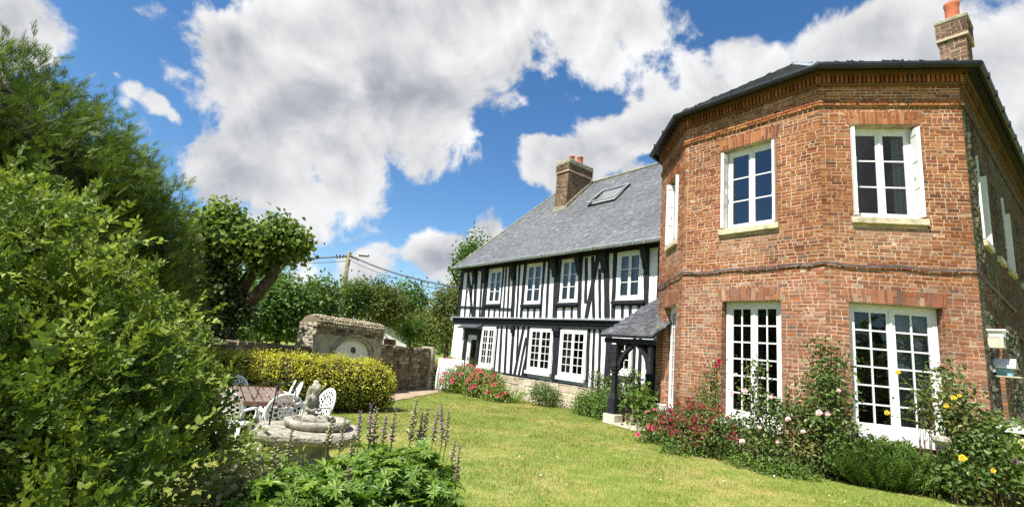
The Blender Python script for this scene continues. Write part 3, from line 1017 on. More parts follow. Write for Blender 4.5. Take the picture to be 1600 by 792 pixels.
def build_timber_house():
    org = Vector((T0.x + TD.x * 7, T0.y + TD.y * 7, 0))
    root = thing('timbered_house', 'long half-timbered house with black beams on white plaster, grey slate roof and white many-paned windows', 'house', org)
    WU = 15.2
    G1 = (3.38, 4.52, .74, 2.71); G2 = (6.96, 8.42, .83, 2.73); G3 = (8.84, 10.26, .78, 2.70); G4 = (11.72, 12.34, 1.2, 2.42)
    DR = (2.24, 3.14, .25, 2.28); PD = (12.92, 13.8, .12, 2.3)
    U1 = (3.50, 4.55, 3.80, 5.47); U2 = (6.34, 7.42, 3.74, 5.53); U3 = (8.56, 9.55, 3.76, 5.54); U4 = (11.50, 12.66, 3.78, 5.56)
    holes = [G1, G2, G3, G4, DR, PD, U1, U2, U3, U4]
    wl = MB(org)
    wall_quads(wl, HF, .98, WU, -.4, 5.72, holes)
    for h in holes: reveals(wl, HF, h, .16)
    dpt = 8.6
    wl.quad(HF.p(.98, 0, -.4), HF.p(.98, 0, 5.72), HF.p(.98, -dpt, 5.72), HF.p(.98, -dpt, -.4))
    wl.quad(HF.p(WU, 0, -.4), HF.p(WU, -dpt, -.4), HF.p(WU, -dpt, 5.72), HF.p(WU, 0, 5.72))
    wl.quad(HF.p(.98, -dpt, -.4), HF.p(WU, -dpt, -.4), HF.p(WU, -dpt, 5.72), HF.p(.98, -dpt, 5.72))
    # thicker rendered masonry at the left corner of the ground floor
    wl.fbox(HF, .86, 1.98, -.3, .07, -.4, 2.80)
    wl.build('plaster_wall', M['plaster'], root)
    # plinth of pale rubble, lumpy and higher at the right
    pl = MB(org)
    bricks(pl, HF, 3.2, 13.2, -.3, .62, holes=[(12.9, 13.8, 0, 2)], course=.30, lens=((.55, .5), (.35, .4)), gap=.012, jit=.015, prot=(.13, .16), ch=.02, pal=[((.54, .47, .34), 4), ((.50, .44, .32), 3), ((.57, .51, .40), 2), ((.45, .39, .28), 1)])
    wall_quads(pl, HF, 3.2, 13.2, -.3, .62, [], .118, (.50, .44, .33))
    pl.quad(HF.p(3.2, .15, .60), HF.p(13.2, .15, .60), HF.p(13.2, -.02, .64), HF.p(3.2, -.02, .64), (.5, .45, .34))
    pl.build('plinth', M['rubble'], root)
    # timber frame
    tm = MB(org)
    zt, zj = 5.62, 3.17
    for (a, b, c, d_, w) in [(.98, 5.66, 1.10, zj, .26), (1.52, 5.66, 1.66, zj, .13), (2.02, 5.66, 2.14, zj, .1), (2.28, 5.66, 2.55, zj, .24), (2.82, 5.66, 3.02, zj, .14), (3.22, 5.66, 3.30, zj, .34),
                             (4.60, 5.66, 4.64, zj, .11), (4.80, 5.66, 4.92, zj, .11), (5.06, 5.66, 5.26, zj, .11), (5.46, 5.66, 5.62, zj, .24), (5.80, 5.66, 5.93, zj, .12), (6.22, 5.66, 6.24, zj, .19),
                             (7.49, 5.66, 7.52, zj, .13), (7.78, 5.66, 7.90, zj, .13), (8.26, 5.66, 8.40, zj, .27), (8.50, 5.66, 8.50, 3.7, .12), (9.62, 5.66, 9.76, zj, .19),
                             (9.95, 5.5, 10.05, 3.72, .14), (10.26, 5.52, 10.52, zj, .14), (10.66, 5.0, 10.82, zj, .12), (10.94, 5.66, 11.16, zj, .25), (11.38, 5.66, 11.44, zj, .17),
                             (12.78, 5.66, 12.84, zj, .2), (13.30, 5.66, 13.30, zj, .1), (13.7, 5.66, 13.7, zj, .2), (14.3, 5.66, 14.3, zj, .14)]:
        post(tm, a, b, c, d_, w)
    post(tm, 1.50, 5.60, 2.40, zj, .2, .022)              # brace at the left corner
    post(tm, 10.56, 5.60, 10.14, zj, .19, .032)             # brace between the two right windows
    for a in ((3.62, 3.9), (4.05, 4.35)):
        pass
    for u in (3.75, 4.20, 6.66, 7.09, 8.88, 9.33, 11.82, 12.17, 12.53): post(tm, u, 3.72, u + .03, zj, .12)
    # top plate and rail
    tm.fpoly(HF, [(.85, 5.50), (3.4, 5.50), (3.4, 5.72), (.85, 5.72)], -.05, .05)
    tm.fpoly(HF, [(3.4, 5.545), (WU, 5.56), (WU, 5.72), (3.4, 5.72)], -.05, .052)
    tm.fpoly(HF, [(1.0, 3.67), (5.55, 3.50), (5.55, 3.57), (1.0, 3.755)], -.02, .062)
    # ground floor studs
    zb = .70
    for (a, b, c, d_, w) in [(4.62, 2.76, 4.64, zb, .11), (4.90, 2.76, 5.05, zb, .14), (5.30, 2.76, 5.46, zb, .14), (5.78, 2.76, 5.88, zb, .18), (6.12, 2.76, 6.22, 1.3, .12), (6.86, 2.76, 6.88, zb, .2),
                             (8.62, 2.76, 8.65, zb, .36), (10.33, 2.76, 10.37, zb, .13), (10.58, 2.76, 10.65, zb, .11), (10.86, 2.76, 10.95, zb, .11), (11.30, 2.76, 11.32, zb, .26),
                             (12.42, 2.76, 12.45, zb, .12), (12.66, 2.76, 12.69, zb, .12), (14.0, 2.76, 14.0, zb, .3)]:
        post(tm, a, b, c, d_, w)
    post(tm, 6.50, 2.76, 6.16, zb, .16, .03)
    post(tm, 6.72, 2.30, 6.44, zb, .13, .028)
    post(tm, 6.84, 1.5, 6.68, zb, .12, .026)
    post(tm, 11.6, 1.16, 12.4, 1.16, .01)
    tm.fpoly(HF, [(11.45, 1.04), (12.36, 1.04), (12.36, 1.17), (11.45, 1.17)], -.02, .05)
    for u in (11.85, 12.15): post(tm, u, 1.04, u + .02, zb, .12)
    tm.build('timber_frame', M['timber'], root)
    sb = MB(org)
    for k in range(6):
        a, b = 3.2 + k * 1.67, 3.2 + (k + 1) * 1.67 + .01
        f = lambda u: .735 - (u - 4) * .011
        sb.fpoly(HF, [(a, f(a) - .17), (b, f(b) - .17), (b, f(b)), (a, f(a))], -.04, .11 + .004 * (k % 2))
    sb.build('sill_beam', M['timber'], root)
    jb = MB(org)
    zl = lambda u: 3.11 - (u - .8) * .006
    jb.fpoly(HF, [(.74, zl(.8) - .30), (12.6, zl(12.6) - .30), (12.6, zl(12.6)), (.74, zl(.8))], -.05, .10)
    jb.fpoly(HF, [(.72, zl(.8) - .17), (12.6, zl(12.6) - .17), (12.6, zl(12.6) - .10), (.72, zl(.8) - .10)], -.05, .14)
    beam = jb.build('jetty_beam', M['timber'], root)
    dr = MB(org)
    for k in range(8):
        a, b = .66 + k * 1.5, .66 + (k + 1) * 1.5
        dr.add([HF.p(a, -.02, zl(a) + .085), HF.p(b, -.02, zl(b) + .085), HF.p(b, .24, zl(b) + .03), HF.p(a, .24, zl(a) + .03), HF.p(a, .24, zl(a) - .002), HF.p(b, .24, zl(b) - .002), HF.p(a, -.02, zl(a)), HF.p(b, -.02, zl(b))], [(0, 1, 2, 3), (3, 2, 5, 4), (4, 5, 7, 6), (0, 3, 4, 6), (1, 7, 5, 2)])
    dr.build('drip_board', M['zinc'], beam)
    for (u, w) in ((2.30, .2), (3.20, .28), (5.46, .25), (8.24, .28), (9.64, .24), (10.95, .27), (12.78, .22)):
        c_ = MB(org); console(c_, u, w, 5.55, .72, .25); c_.build('bracket', M['timber'], root)
    for (u, w) in ((5.80, .24), (8.63, .38)):
        c_ = MB(org)
        c_.fbox(HF, u - w / 2, u + w / 2, .03, .17, 2.60, 2.80); c_.fbox(HF, u - w / 2 + .03, u + w / 2 - .03, .03, .12, 2.50, 2.60); c_.fbox(HF, u - w / 2 + .0, u + w / 2, .03, .09, 2.45, 2.50)
        c_.build('bracket', M['timber'], root)
    for h in (U1, U2, U3, U4):
        s_ = MB(org); e = .13
        s_.fbox(HF, h[0] - e, h[1] + e, -.02, .12, h[2] - .13, h[2] - .035)
        s_.fbox(HF, h[0] - e + .03, h[1] + e - .03, -.02, .07, h[2] - .19, h[2] - .13)
        s_.build('sill_beam', M['timber'], root)
    # windows
    rm = MB(org)
    cur = {0: [(.02, .98, .02, .98)], 1: [(.02, .98, .02, .98)], 2: [(.02, .98, .02, .98)], 3: [(.02, .26, .02, 1), (.5, .8, .02, 1)]}
    for k, h in enumerate((U1, U2, U3, U4)):
        make_window(root, org, HF, h, -.02 if k < 3 else .0, 2, 1, 3, outer=.08 if k < 3 else .13, stile=.06, bar=.026, bottom=.09, curtain=cur[k], board=.05)
        room(rm, HF, h, -.2, 2.2, .12)
    for k, h in enumerate((G1, G2, G3)):
        make_window(root, org, HF, h, .03, 2, 2, 5, outer=.10, stile=.065, bar=.027, bottom=.10, sill=.12 if k else .12, board=.10, curtain=[(.02, .45, .02, .98), (.75, .98, .02, .98)] if k == 1 else ([(.02, .45, .02, .98)] if k == 2 else [(.6, .95, .02, .5)]))
        room(rm, HF, h, -.2, 2.6, .12)
    make_window(root, org, HF, G4, .02, 1, 2, 3, outer=.07, stile=.05, bar=.027, bottom=.1, sill=.1)
    room(rm, HF, G4, -.2, 2.0, .1)
    # left door under its little canopy
    dm = MB(org); h = DR
    dm.fbox(HF, h[0], h[0] + .12, -.12, .04, h[2], h[3]); dm.fbox(HF, h[1] - .06, h[1], -.12, .04, h[2], h[3]); dm.fbox(HF, h[0] + .12, h[1] - .06, -.12, .038, h[3] - .13, h[3])
    dm.fbox(HF, h[0] + .12, h[0] + .24, -.08, .01, h[2], h[3] - .13); dm.fbox(HF, h[1] - .16, h[1] - .06, -.08, .01, h[2], h[3] - .13)
    dm.fbox(HF, h[0] + .24, h[1] - .16, -.08, .008, h[2], .78); dm.fbox(HF, h[0] + .24, h[1] - .16, -.08, .0085, h[3] - .22, h[3] - .13)
    door = dm.build('door', M['white'], root)
    pn = MB(org); pn.quad(HF.p(h[0] + .24, -.04, .78), HF.p(h[1] - .16, -.04, .78), HF.p(h[1] - .16, -.04, h[3] - .22), HF.p(h[0] + .24, -.04, h[3] - .22)); pn.build('pane', M['glass'], door)
    hn = MB(org); hn.fbox(HF, h[0] + .16, h[0] + .19, .011, .05, 1.05, 1.22); hn.build('handle', M['iron'], door)
    dc = MB(org); dc.quad(HF.p(h[0] + .2, -.1, .3), HF.p(h[1] - .1, -.1, .3), HF.p(h[1] - .1, -.1, 2.2), HF.p(h[0] + .2, -.1, 2.2), (.5, .5, .45))
    room(rm, HF, DR, -.2, 1.6, .1)
    rm.build('room', M['roomwall'], root)
    cf_ = MB(org)
    cf_.fbox(HF, 1.98, h[0], -.05, .12, -.1, 2.42); cf_.fbox(HF, h[1], 3.32, -.05, .12, -.1, 2.42); cf_.fbox(HF, 1.98, 3.32, -.05, .124, 2.30, 2.50)
    cf_.fbox(HF, 1.92, 3.38, -.04, .20, 2.50, 2.57)
    cf_.build('door_frame', M['timber'], root)
    cn = MB(org)
    cn.add([HF.p(1.80, .0, 2.84), HF.p(3.45, .0, 2.84), HF.p(3.45, .48, 2.63), HF.p(1.80, .48, 2.63), HF.p(1.80, .46, 2.585), HF.p(3.45, .46, 2.585), HF.p(1.80, 0, 2.585), HF.p(3.45, 0, 2.585)], [(0, 1, 2, 3), (3, 2, 5, 4), (4, 5, 7, 6), (0, 3, 4, 6), (1, 7, 5, 2)], (.085, .09, .10))
    cn.build('door_canopy', M['slate'], root)
    # porch door in the deep shade
    pd = MB(org); pd.fbox(HF, PD[0], PD[1], -.12, -.06, PD[2], PD[3]); pd.build('door', M['timber'], root)
    # roof, hipped at the left end
    ze, de = 5.70, .56
    pitch = rad(45.5); back = 4.55
    zr = ze + (back + de) * math.tan(pitch)
    el, er = HF.p(.90, de, ze), HF.p(17.5, de, ze)
    rl, rr = HF.p(2.92, -back, zr), HF.p(17.5, -back, zr)
    bl, brr = HF.p(.90, -back * 2 - de, ze), HF.p(17.5, -back * 2 - de, ze)
    rf = MB(org)
    rf.quad(el, er, rr, rl); rf.add([el, rl, bl], [(0, 1, 2)]); rf.quad(bl, rl, rr, brr)
    rf.quad(HF.p(.90, de, ze - .02), HF.p(17.5, de, ze - .02), HF.p(17.5, -.02, ze - .0), HF.p(.90, -.02, ze - .0))
    rf.quad(HF.p(.90, de, ze - .02), HF.p(.90, -9.6, ze - .02), HF.p(1.1, -9.6, ze - .02), HF.p(1.1, -.02, ze - .02))
    roof = rf.build('roof', M['timber'], root)
    t = (er - el).normalized(); s = ((rr - er)); s = (s - t * s.dot(t)).normalized(); nrm = t.cross(s)
    if nrm.z < 0: nrm = -nrm
    V = (rr - er).length
    V = (back + de) / math.cos(pitch)
    sl_ = MB(org)
    hu = 2.02
    slates(sl_, el, t, s, nrm, lambda u, v: v < V - .02 and u > hu * v / V + .02, 0, 13.9, V, PAL_SLATE, course=.125, width=.17)
    s2 = (rl - el); t2 = (bl - el).normalized(); s2v = (s2 - t2 * s2.dot(t2)).normalized(); n2 = t2.cross(s2v)
    if n2.z < 0: n2 = -n2
    V2 = (rl - el).dot(s2v); L2 = (bl - el).length; au = (rl - el).dot(t2)
    slates(sl_, el, t2, s2v, n2, lambda u, v: v < V2 and au * v / V2 < u < L2 + (au - L2) * v / V2, 0, L2, V2, PAL_SLATE, course=.17, width=.22)
    sl_.build('slate_covering', M['slate'], roof)
    rd = MB(org)
    rd.tube([rl + nrm * .03, rr + nrm * .03], .07, 6)
    rd.tube([el + nrm * .02, rl + nrm * .03], .045, 6)
    rd.build('ridge_cap', M['capstone'], roof)
    gt = MB(org)
    prof = [(.0, .05), (.14, .05), (.155, .02), (.13, -.05), (.07, -.085), (.01, -.05)]
    n = len(prof)
    us = [.86 + (14.4 - .86) * k / 16 for k in range(17)]
    vs = [HF.p(u, de - .02 + a, ze - .03 + b + .008 * math.sin(u * 1.3)) for u in us for a, b in prof]
    gt.add(vs, [(i * n + k, i * n + (k + 1) % n, (i + 1) * n + (k + 1) % n, (i + 1) * n + k) for i in range(16) for k in range(n)])
    gt.add([HF.p(.86, de - .02 + a, ze - .03 + b) for a, b in prof], [tuple(range(n))])
    for k in range(28):
        u = .95 + k * .47
        gt.fbox(HF, u - .012, u + .012, de - .02, de + .142, ze - .115 + .008 * math.sin(u * 1.3), ze + .024 + .008 * math.sin(u * 1.3))
    gut = gt.build('gutter', M['zinc'], root)
    dp = MB(org)
    dp.tube([HF.p(.92, de + .04, ze - .12), HF.p(.90, de + .02, ze - .30), HF.p(.88, de - .12, ze - .48), HF.p(.88, .12, ze - .85), HF.p(.88, .02, ze - 1.1), HF.p(.9, -.02, 3.3)], .045, 8)
    dp.build('downpipe', M['blackgutter'], gut, smooth=True)
    # roof window, tilted open a hand's width
    sk = MB(org)
    def RP(u, v, h_=0): return el + t * (u - .90) + s * v + nrm * h_
    u0, u1, v0, v1 = 7.62, 9.28, 4.05, 5.5
    def rbox(mb, a, b, c, e, h0, h1, lift=0):
        g = lambda v: lift * (v1 - v) / (v1 - v0)
        vs = [RP(u, v, h_ + g(v)) for h_ in (h0, h1) for v in (c, e) for u in (a, b)]
        mb.add(vs, ((0, 1, 3, 2), (4, 6, 7, 5), (0, 4, 5, 1), (2, 3, 7, 6), (0, 2, 6, 4), (1, 5, 7, 3)))
    for q in ((u0, u0 + .09, v0, v1), (u1 - .09, u1, v0, v1), (u0 + .09, u1 - .09, v0, v0 + .09), (u0 + .09, u1 - .09, v1 - .09, v1)): rbox(sk, *q, 0, .07)
    sky = sk.build('skylight', M['blackgutter'], roof)
    sa = MB(org)
    for q in ((u0 + .01, u0 + .10, v0 + .01, v1 - .01), (u1 - .10, u1 - .01, v0 + .01, v1 - .01), (u0 + .10, u1 - .10, v0 + .01, v0 + .10), (u0 + .10, u1 - .10, v1 - .10, v1 - .01)): rbox(sa, *q, .075, .125, .10)
    sa.build('skylight_sash', M['zinc'], roof)
    sp = MB(org)
    sp.quad(*[RP(u, v, .10 + .10 * (v1 - v) / (v1 - v0)) for u, v in ((u0 + .1, v0 + .1), (u1 - .1, v0 + .1), (u1 - .1, v1 - .1), (u0 + .1, v1 - .1))])
    sp.build('skylight_pane', M['skyglass'], roof)
    sbk = MB(org)
    rbox(sbk, u0 + .09, u1 - .09, v0 + .09, v1 - .09, .022, .03)
    sbk.build('skylight_blind', M['curtain'], roof)
    # chimney
    cz0 = 8.8
    c_u0, c_u1, c_d0, c_d1 = 4.86, 5.72, -4.35, -2.68
    ch = MB(org); cb = MB(org)
    ch.fbox(HF, c_u0, c_u1, c_d0, c_d1, 8.2, 11.3, (.4, .33, .25))
    for (f_, L) in ((Fr(HF.p(c_u0, c_d1, 0), (HF.t.x, HF.t.y), (HF.n.x, HF.n.y)), c_u1 - c_u0), (Fr(HF.p(c_u1, c_d1, 0), (-HF.n.x, -HF.n.y), (HF.t.x, HF.t.y)), c_d1 - c_d0), (Fr(HF.p(c_u0, c_d0, 0), (HF.n.x, HF.n.y), (-HF.t.x, -HF.t.y)), c_d1 - c_d0)):
        bricks(cb, f_, 0, L, cz0, 10.98, pal=PAL_CHIM, course=.07, gap=.010)
        g = Fr(f_.o + f_.n * .05, (f_.t.x, f_.t.y), (f_.n.x, f_.n.y))
        bricks(cb, g, -.05, L + .05, 11.06, 11.40, pal=PAL_CHIM, course=.07, gap=.010)
    ch.fbox(HF, c_u0 - .06, c_u1 + .06, c_d0 - .06, c_d1 + .06, 10.98, 11.06, (.42, .36, .27))
    ch.fbox(HF, c_u0 - .045, c_u1 + .045, c_d0 - .045, c_d1 + .045, 11.06, 11.42, (.4, .33, .25))
    ch.build('chimney', M['mortar'], roof)
    cb.build('chimney_brickwork', M['brick'], roof)
    cp = MB(org); cp.fbox(HF, c_u0 - .08, c_u1 + .08, c_d0 - .08, c_d1 + .08, 11.40, 11.66); cp.build('chimney_cap', M['capstone'], roof, bevel=.04)
    fl = MB(org)
    fl.fpoly(HF, [(c_u0 - .10, 8.62), (c_u1 + .10, 8.62), (c_u1 + .10, 9.16), (c_u0 - .10, 9.16)], c_d1 - .3, c_d1 + .06)
    sd = Fr(HF.p(c_u1, 0, 0), (-HF.n.x, -HF.n.y), (HF.t.x, HF.t.y))
    zz_ = lambda d_: ze + (de - d_) * math.tan(pitch)
    sd_pts = [(-c_d1 - .02, zz_(c_d1) - .1), (-c_d0, zz_(c_d0) - .1), (-c_d0, zz_(c_d0) + .2), (-c_d1 - .02, zz_(c_d1) + .2)]
    fl.fpoly(sd, sd_pts, -.02, .07)
    fl.build('chimney_flashing', M['capstone'], roof)
    for (d_, r_, h_) in ((-3.25, .15, .46), (-3.85, .17, .62)):
        q = HF.p(5.3, d_, 0); m_ = MB(org)
        m_.lathe(q.x, q.y, [(r_, 11.6), (r_ * .92, 11.6 + h_ * .5), (r_ * .86, 11.6 + h_ * .88), (r_ * 1.02, 11.6 + h_ * .93), (r_ * 1.02, 11.6 + h_), (r_ * .8, 11.6 + h_), (r_ * .75, 11.6 + h_ * .8)], 16)
        m_.build('chimney_pot', M['terracotta'], roof, smooth=True)
    # porch: slate lean-to on a carved post
    pe_u0, pe_u1, pd_, pz = 12.94, 14.80, 2.32, 2.40
    pt_u0, pt_z = 13.38, 3.86
    a, b = HF.p(pe_u0, pd_, pz), HF.p(pe_u1, pd_, pz)
    c, e = HF.p(pe_u1 + .3, .03, pt_z), HF.p(pt_u0, .03, pt_z)
    pr = MB(org)
    pr.add([a, b, c, e, a - Vector((0, 0, .07)), b - Vector((0, 0, .07)), c - Vector((0, 0, .07)), e - Vector((0, 0, .07))], [(0, 1, 2, 3), (7, 6, 5, 4), (0, 4, 5, 1), (0, 3, 7, 4), (1, 5, 6, 2)], (.05, .05, .055))
    t_ = (b - a).normalized(); s_ = (e - a); s_ = (s_ - t_ * s_.dot(t_)).normalized(); n_ = t_.cross(s_)
    if n_.z < 0: n_ = -n_
    Lp = (b - a).length; Vp = (e - a).dot(s_)
    ps = MB(org)
    slates(ps, a, t_, s_, n_, lambda u, v: v < Vp - .05 and .42 * v / Vp < u < Lp + .3 * v / Vp, 0, Lp + .3, Vp, PAL_PORCH, course=.12, width=.17)
    porch = pr.build('porch_roof', M['timber'], root)
    ps.build('slate_covering', M['porchslate'], porch)
    # eave beam, rafters, braces
    pm = MB(org)
    pu = 13.41; pdd = 2.12
    pm.fbox(HF, 13.0, 14.75, pdd - .07, pdd + .07, 2.18, 2.32)
    pm.fbox(HF, pu - .08, pu + .08, .03, pdd - .08, 2.15, 2.33)
    pm.fbox(HF, 13.0, 13.1, .03, pdd, 2.2, 2.32)
    def arc(mb, fr, x0, z0, x1, z1, w, d0, d1, bow):
        pts = []
        for k in range(9):
            q = k / 8
            pts.append((x0 + (x1 - x0) * q + bow * math.sin(math.pi * q), z0 + (z1 - z0) * q))
        for k in range(8):
            (xa, za), (xb, zb_) = pts[k], pts[k + 1]
            mb.fpoly(fr, [(xa - w / 2, za), (xa + w / 2, za), (xb + w / 2, zb_), (xb - w / 2, zb_)], d0, d1)
    arc(pm, HF, pu + .12, 1.42, pu + .66, 2.18, .12, pdd - .05, pdd + .045, -.14)
    arc(pm, HF, pu + 1.15, 1.50, pu + .72, 2.18, .12, pdd - .048, pdd + .042, .13)
    pm.fbox(HF, pu + 1.16, pu + 1.26, pdd - .07, pdd + .05, 1.4, 2.14)
    fr2 = Fr(HF.p(pu, 0, 0), (-HF.n.x, -HF.n.y), (HF.t.x, HF.t.y))
    arc(pm, fr2, -pdd + .12, 1.42, -pdd + .75, 2.16, .16, -.06, .06, -.12)
    arc(pm, fr2, -.15, 1.3, -.8, 2.16, .16, -.06, .06, .12)
    pm.build('porch_beam', M['timber'], root)
    po = MB(org)
    def sq(z0, z1, w0, w1=None, ch=0):
        w1 = w1 or w0
        vs = []
        for z, w in ((z0, w0), (z1, w1)):
            c_ = ch * w
            for (x, y) in ((-1, -1 + c_), (-1 + c_, -1), (1 - c_, -1), (1, -1 + c_), (1, 1 - c_), (1 - c_, 1), (-1 + c_, 1), (-1, 1 - c_)):
                vs.append(HF.p(pu + x * w / 2, pdd + y * w / 2, z))
        fs = [(i, (i + 1) % 8, 8 + (i + 1) % 8, 8 + i) for i in range(8)] + [tuple(range(7, -1, -1)), tuple(range(8, 16))]
        po.add(vs, fs)
    zb = .17
    sq(zb, zb + .07, .26, .26, .05); sq(zb + .072, zb + .14, .215, .215, .05); sq(zb + .142, zb + .42, .225, .225, .05); sq(zb + .422, zb + .58, .225, .135, .3); sq(zb + .582, 1.30, .135, .13, .5)
    sq(1.302, 1.35, .19, .19, .2); sq(1.352, 1.43, .15, .22, .2); sq(1.432, 1.50, .24, .24, .1); sq(1.502, 1.545, .28, .28, .05); sq(1.547, 2.14, .22, .22, .06)
    pob = po.build('porch_post', M['timber'], root)
    bs = MB(org); bs.fbox(HF, pu - .21, pu + .21, pdd - .19, pdd + .19, -.25, .168); bs.build('post_base', M['palestone'], pob, bevel=.02)
    return root
house_root = build_timber_house()

# lantern on the first floor
def lantern():
    q = HF.p(2.02, .03, 4.62)
    root = thing('wall_lantern', 'small black glazed lantern on a bracket between the first floor beams of the timbered house', 'lantern', q)
    f = Fr((q.x, q.y, 0), (TD.x, TD.y), (TN.x, TN.y))
    b = MB(q); z = q.z
    b.tube([f.p(0, 0, z + .12), f.p(0, .10, z + .22), f.p(0, .22, z + .2), f.p(0, .22, z + .12)], .012, 6); b.fbox(f, -.04, .04, 0, .02, z - .05, z + .18)
    b.build('arm', M['iron'], root)
    c = MB(q); o = f.p(0, .22, 0)
    c.lathe(o.x, o.y, [(.02, z + .14), (.11, z + .07), (.11, z + .06), (.09, z + .055)], 6); c.lathe(o.x, o.y, [(.06, z - .22), (.06, z - .2), (.015, z - .26)], 6)
    for k in range(4):
        a = k * math.pi / 2 + .4
        c.tube([(o.x + .055 * math.cos(a), o.y + .055 * math.sin(a), z - .2), (o.x + .09 * math.cos(a), o.y + .09 * math.sin(a), z + .06)], .008, 4)
    c.build('cage', M['iron'], root)
    g = MB(q); g.lathe(o.x, o.y, [(.05, z - .2), (.082, z + .055)], 4); g.build('pane', M['glass'], root)
lantern()

# ------------------------------------------------------------------ garden wall, gateway, path
WA = Vector((-4.63, 18.59)); WDIR = Vector((.3756, .9268)); WN = Vector((.9268, -.3756))
WF = Fr((WA.x, WA.y, 0), (WDIR.x, WDIR.y), (WN.x, WN.y))

def rubble_wall(name, label, u0, u1, z0, zt, thick=.42, group=None, course=.15, lens=((.26, .4), (.17, .4), (.36, .2)), cap=True):
    q = WF.p((u0 + u1) / 2, -thick / 2, z0)
    root = thing(name, label, 'wall', q, group)
    c = MB(q); c.fbox(WF, u0, u1, -thick, 0, z0, zt)
    body = c.build('core', M['rubblemortar'], root)
    s = MB(q)
    bricks(s, WF, u0, u1, z0, zt - .02, course=course, lens=lens, gap=.02, jit=.028, prot=(.0, .055), ch=.028, pal=PAL_STONE, wav=.012)
    e = Fr(WF.p(u1, 0, 0), (-WF.n.x, -WF.n.y), (WF.t.x, WF.t.y))
    bricks(s, e, 0, thick, z0, zt - .02, course=course, lens=lens, gap=.02, jit=.025, prot=(.0, .05), ch=.028, pal=PAL_STONE)
    e = Fr(WF.p(u0, 0, 0), (-WF.n.x, -WF.n.y), (-WF.t.x, -WF.t.y))
    bricks(s, e, 0, thick, z0, zt - .02, course=course, lens=lens, gap=.02, jit=.025, prot=(.0, .05), ch=.028, pal=PAL_STONE)
    s.build('rubble_facing', M['rubble'], root)
    if cap:
        k = MB(q); u = u0
        while u < u1 - .05:
            w = min(R.uniform(.22, .48), u1 - u)
            h = R.uniform(.03, .09); j = R.uniform(-.05, .05)
            k.fpoly(WF, [(u + .01, zt - .03), (u + w - .01, zt - .03), (u + w - .03, zt + h), (u + .03, zt + h + R.uniform(-.02, .02))], -thick - .03, .045 + j * .6, pick(PAL_STONE))
            u += w
        k.build('coping', M['rubble'], root, bevel=.012)
    return root
rubble_wall('garden_wall', 'rough brown rubble wall running from the stone gateway to the white laundry', .12, 3.78, -.5, 1.36)
rubble_wall('garden_wall', 'low rubble wall left of the stone gateway behind the yellow hedge', -9.5, -3.36, -.5, 1.14)

def pier():
    q = WF.p(3.95, -.1, -.3)
    root = thing('stone_pier', 'narrow weathered pier ending the rubble wall beside the hanging sheet', 'pier', q)
    b = MB(q); b.fbox(WF, 3.79, 4.12, -.42, .10, -.5, 1.52)
    b.build('core', M['ashlar'], root, bevel=.03)
    s = MB(q); s.fbox(WF, 3.80, 3.92, .10, .17, -.3, .25); s.fbox(WF, 3.79, 3.95, .10, .155, .5, 1.46); s.fbox(WF, 3.98, 4.10, .10, .14, -.3, 1.2)
    s.build('upright', M['palestone'], root, bevel=.02)
pier()

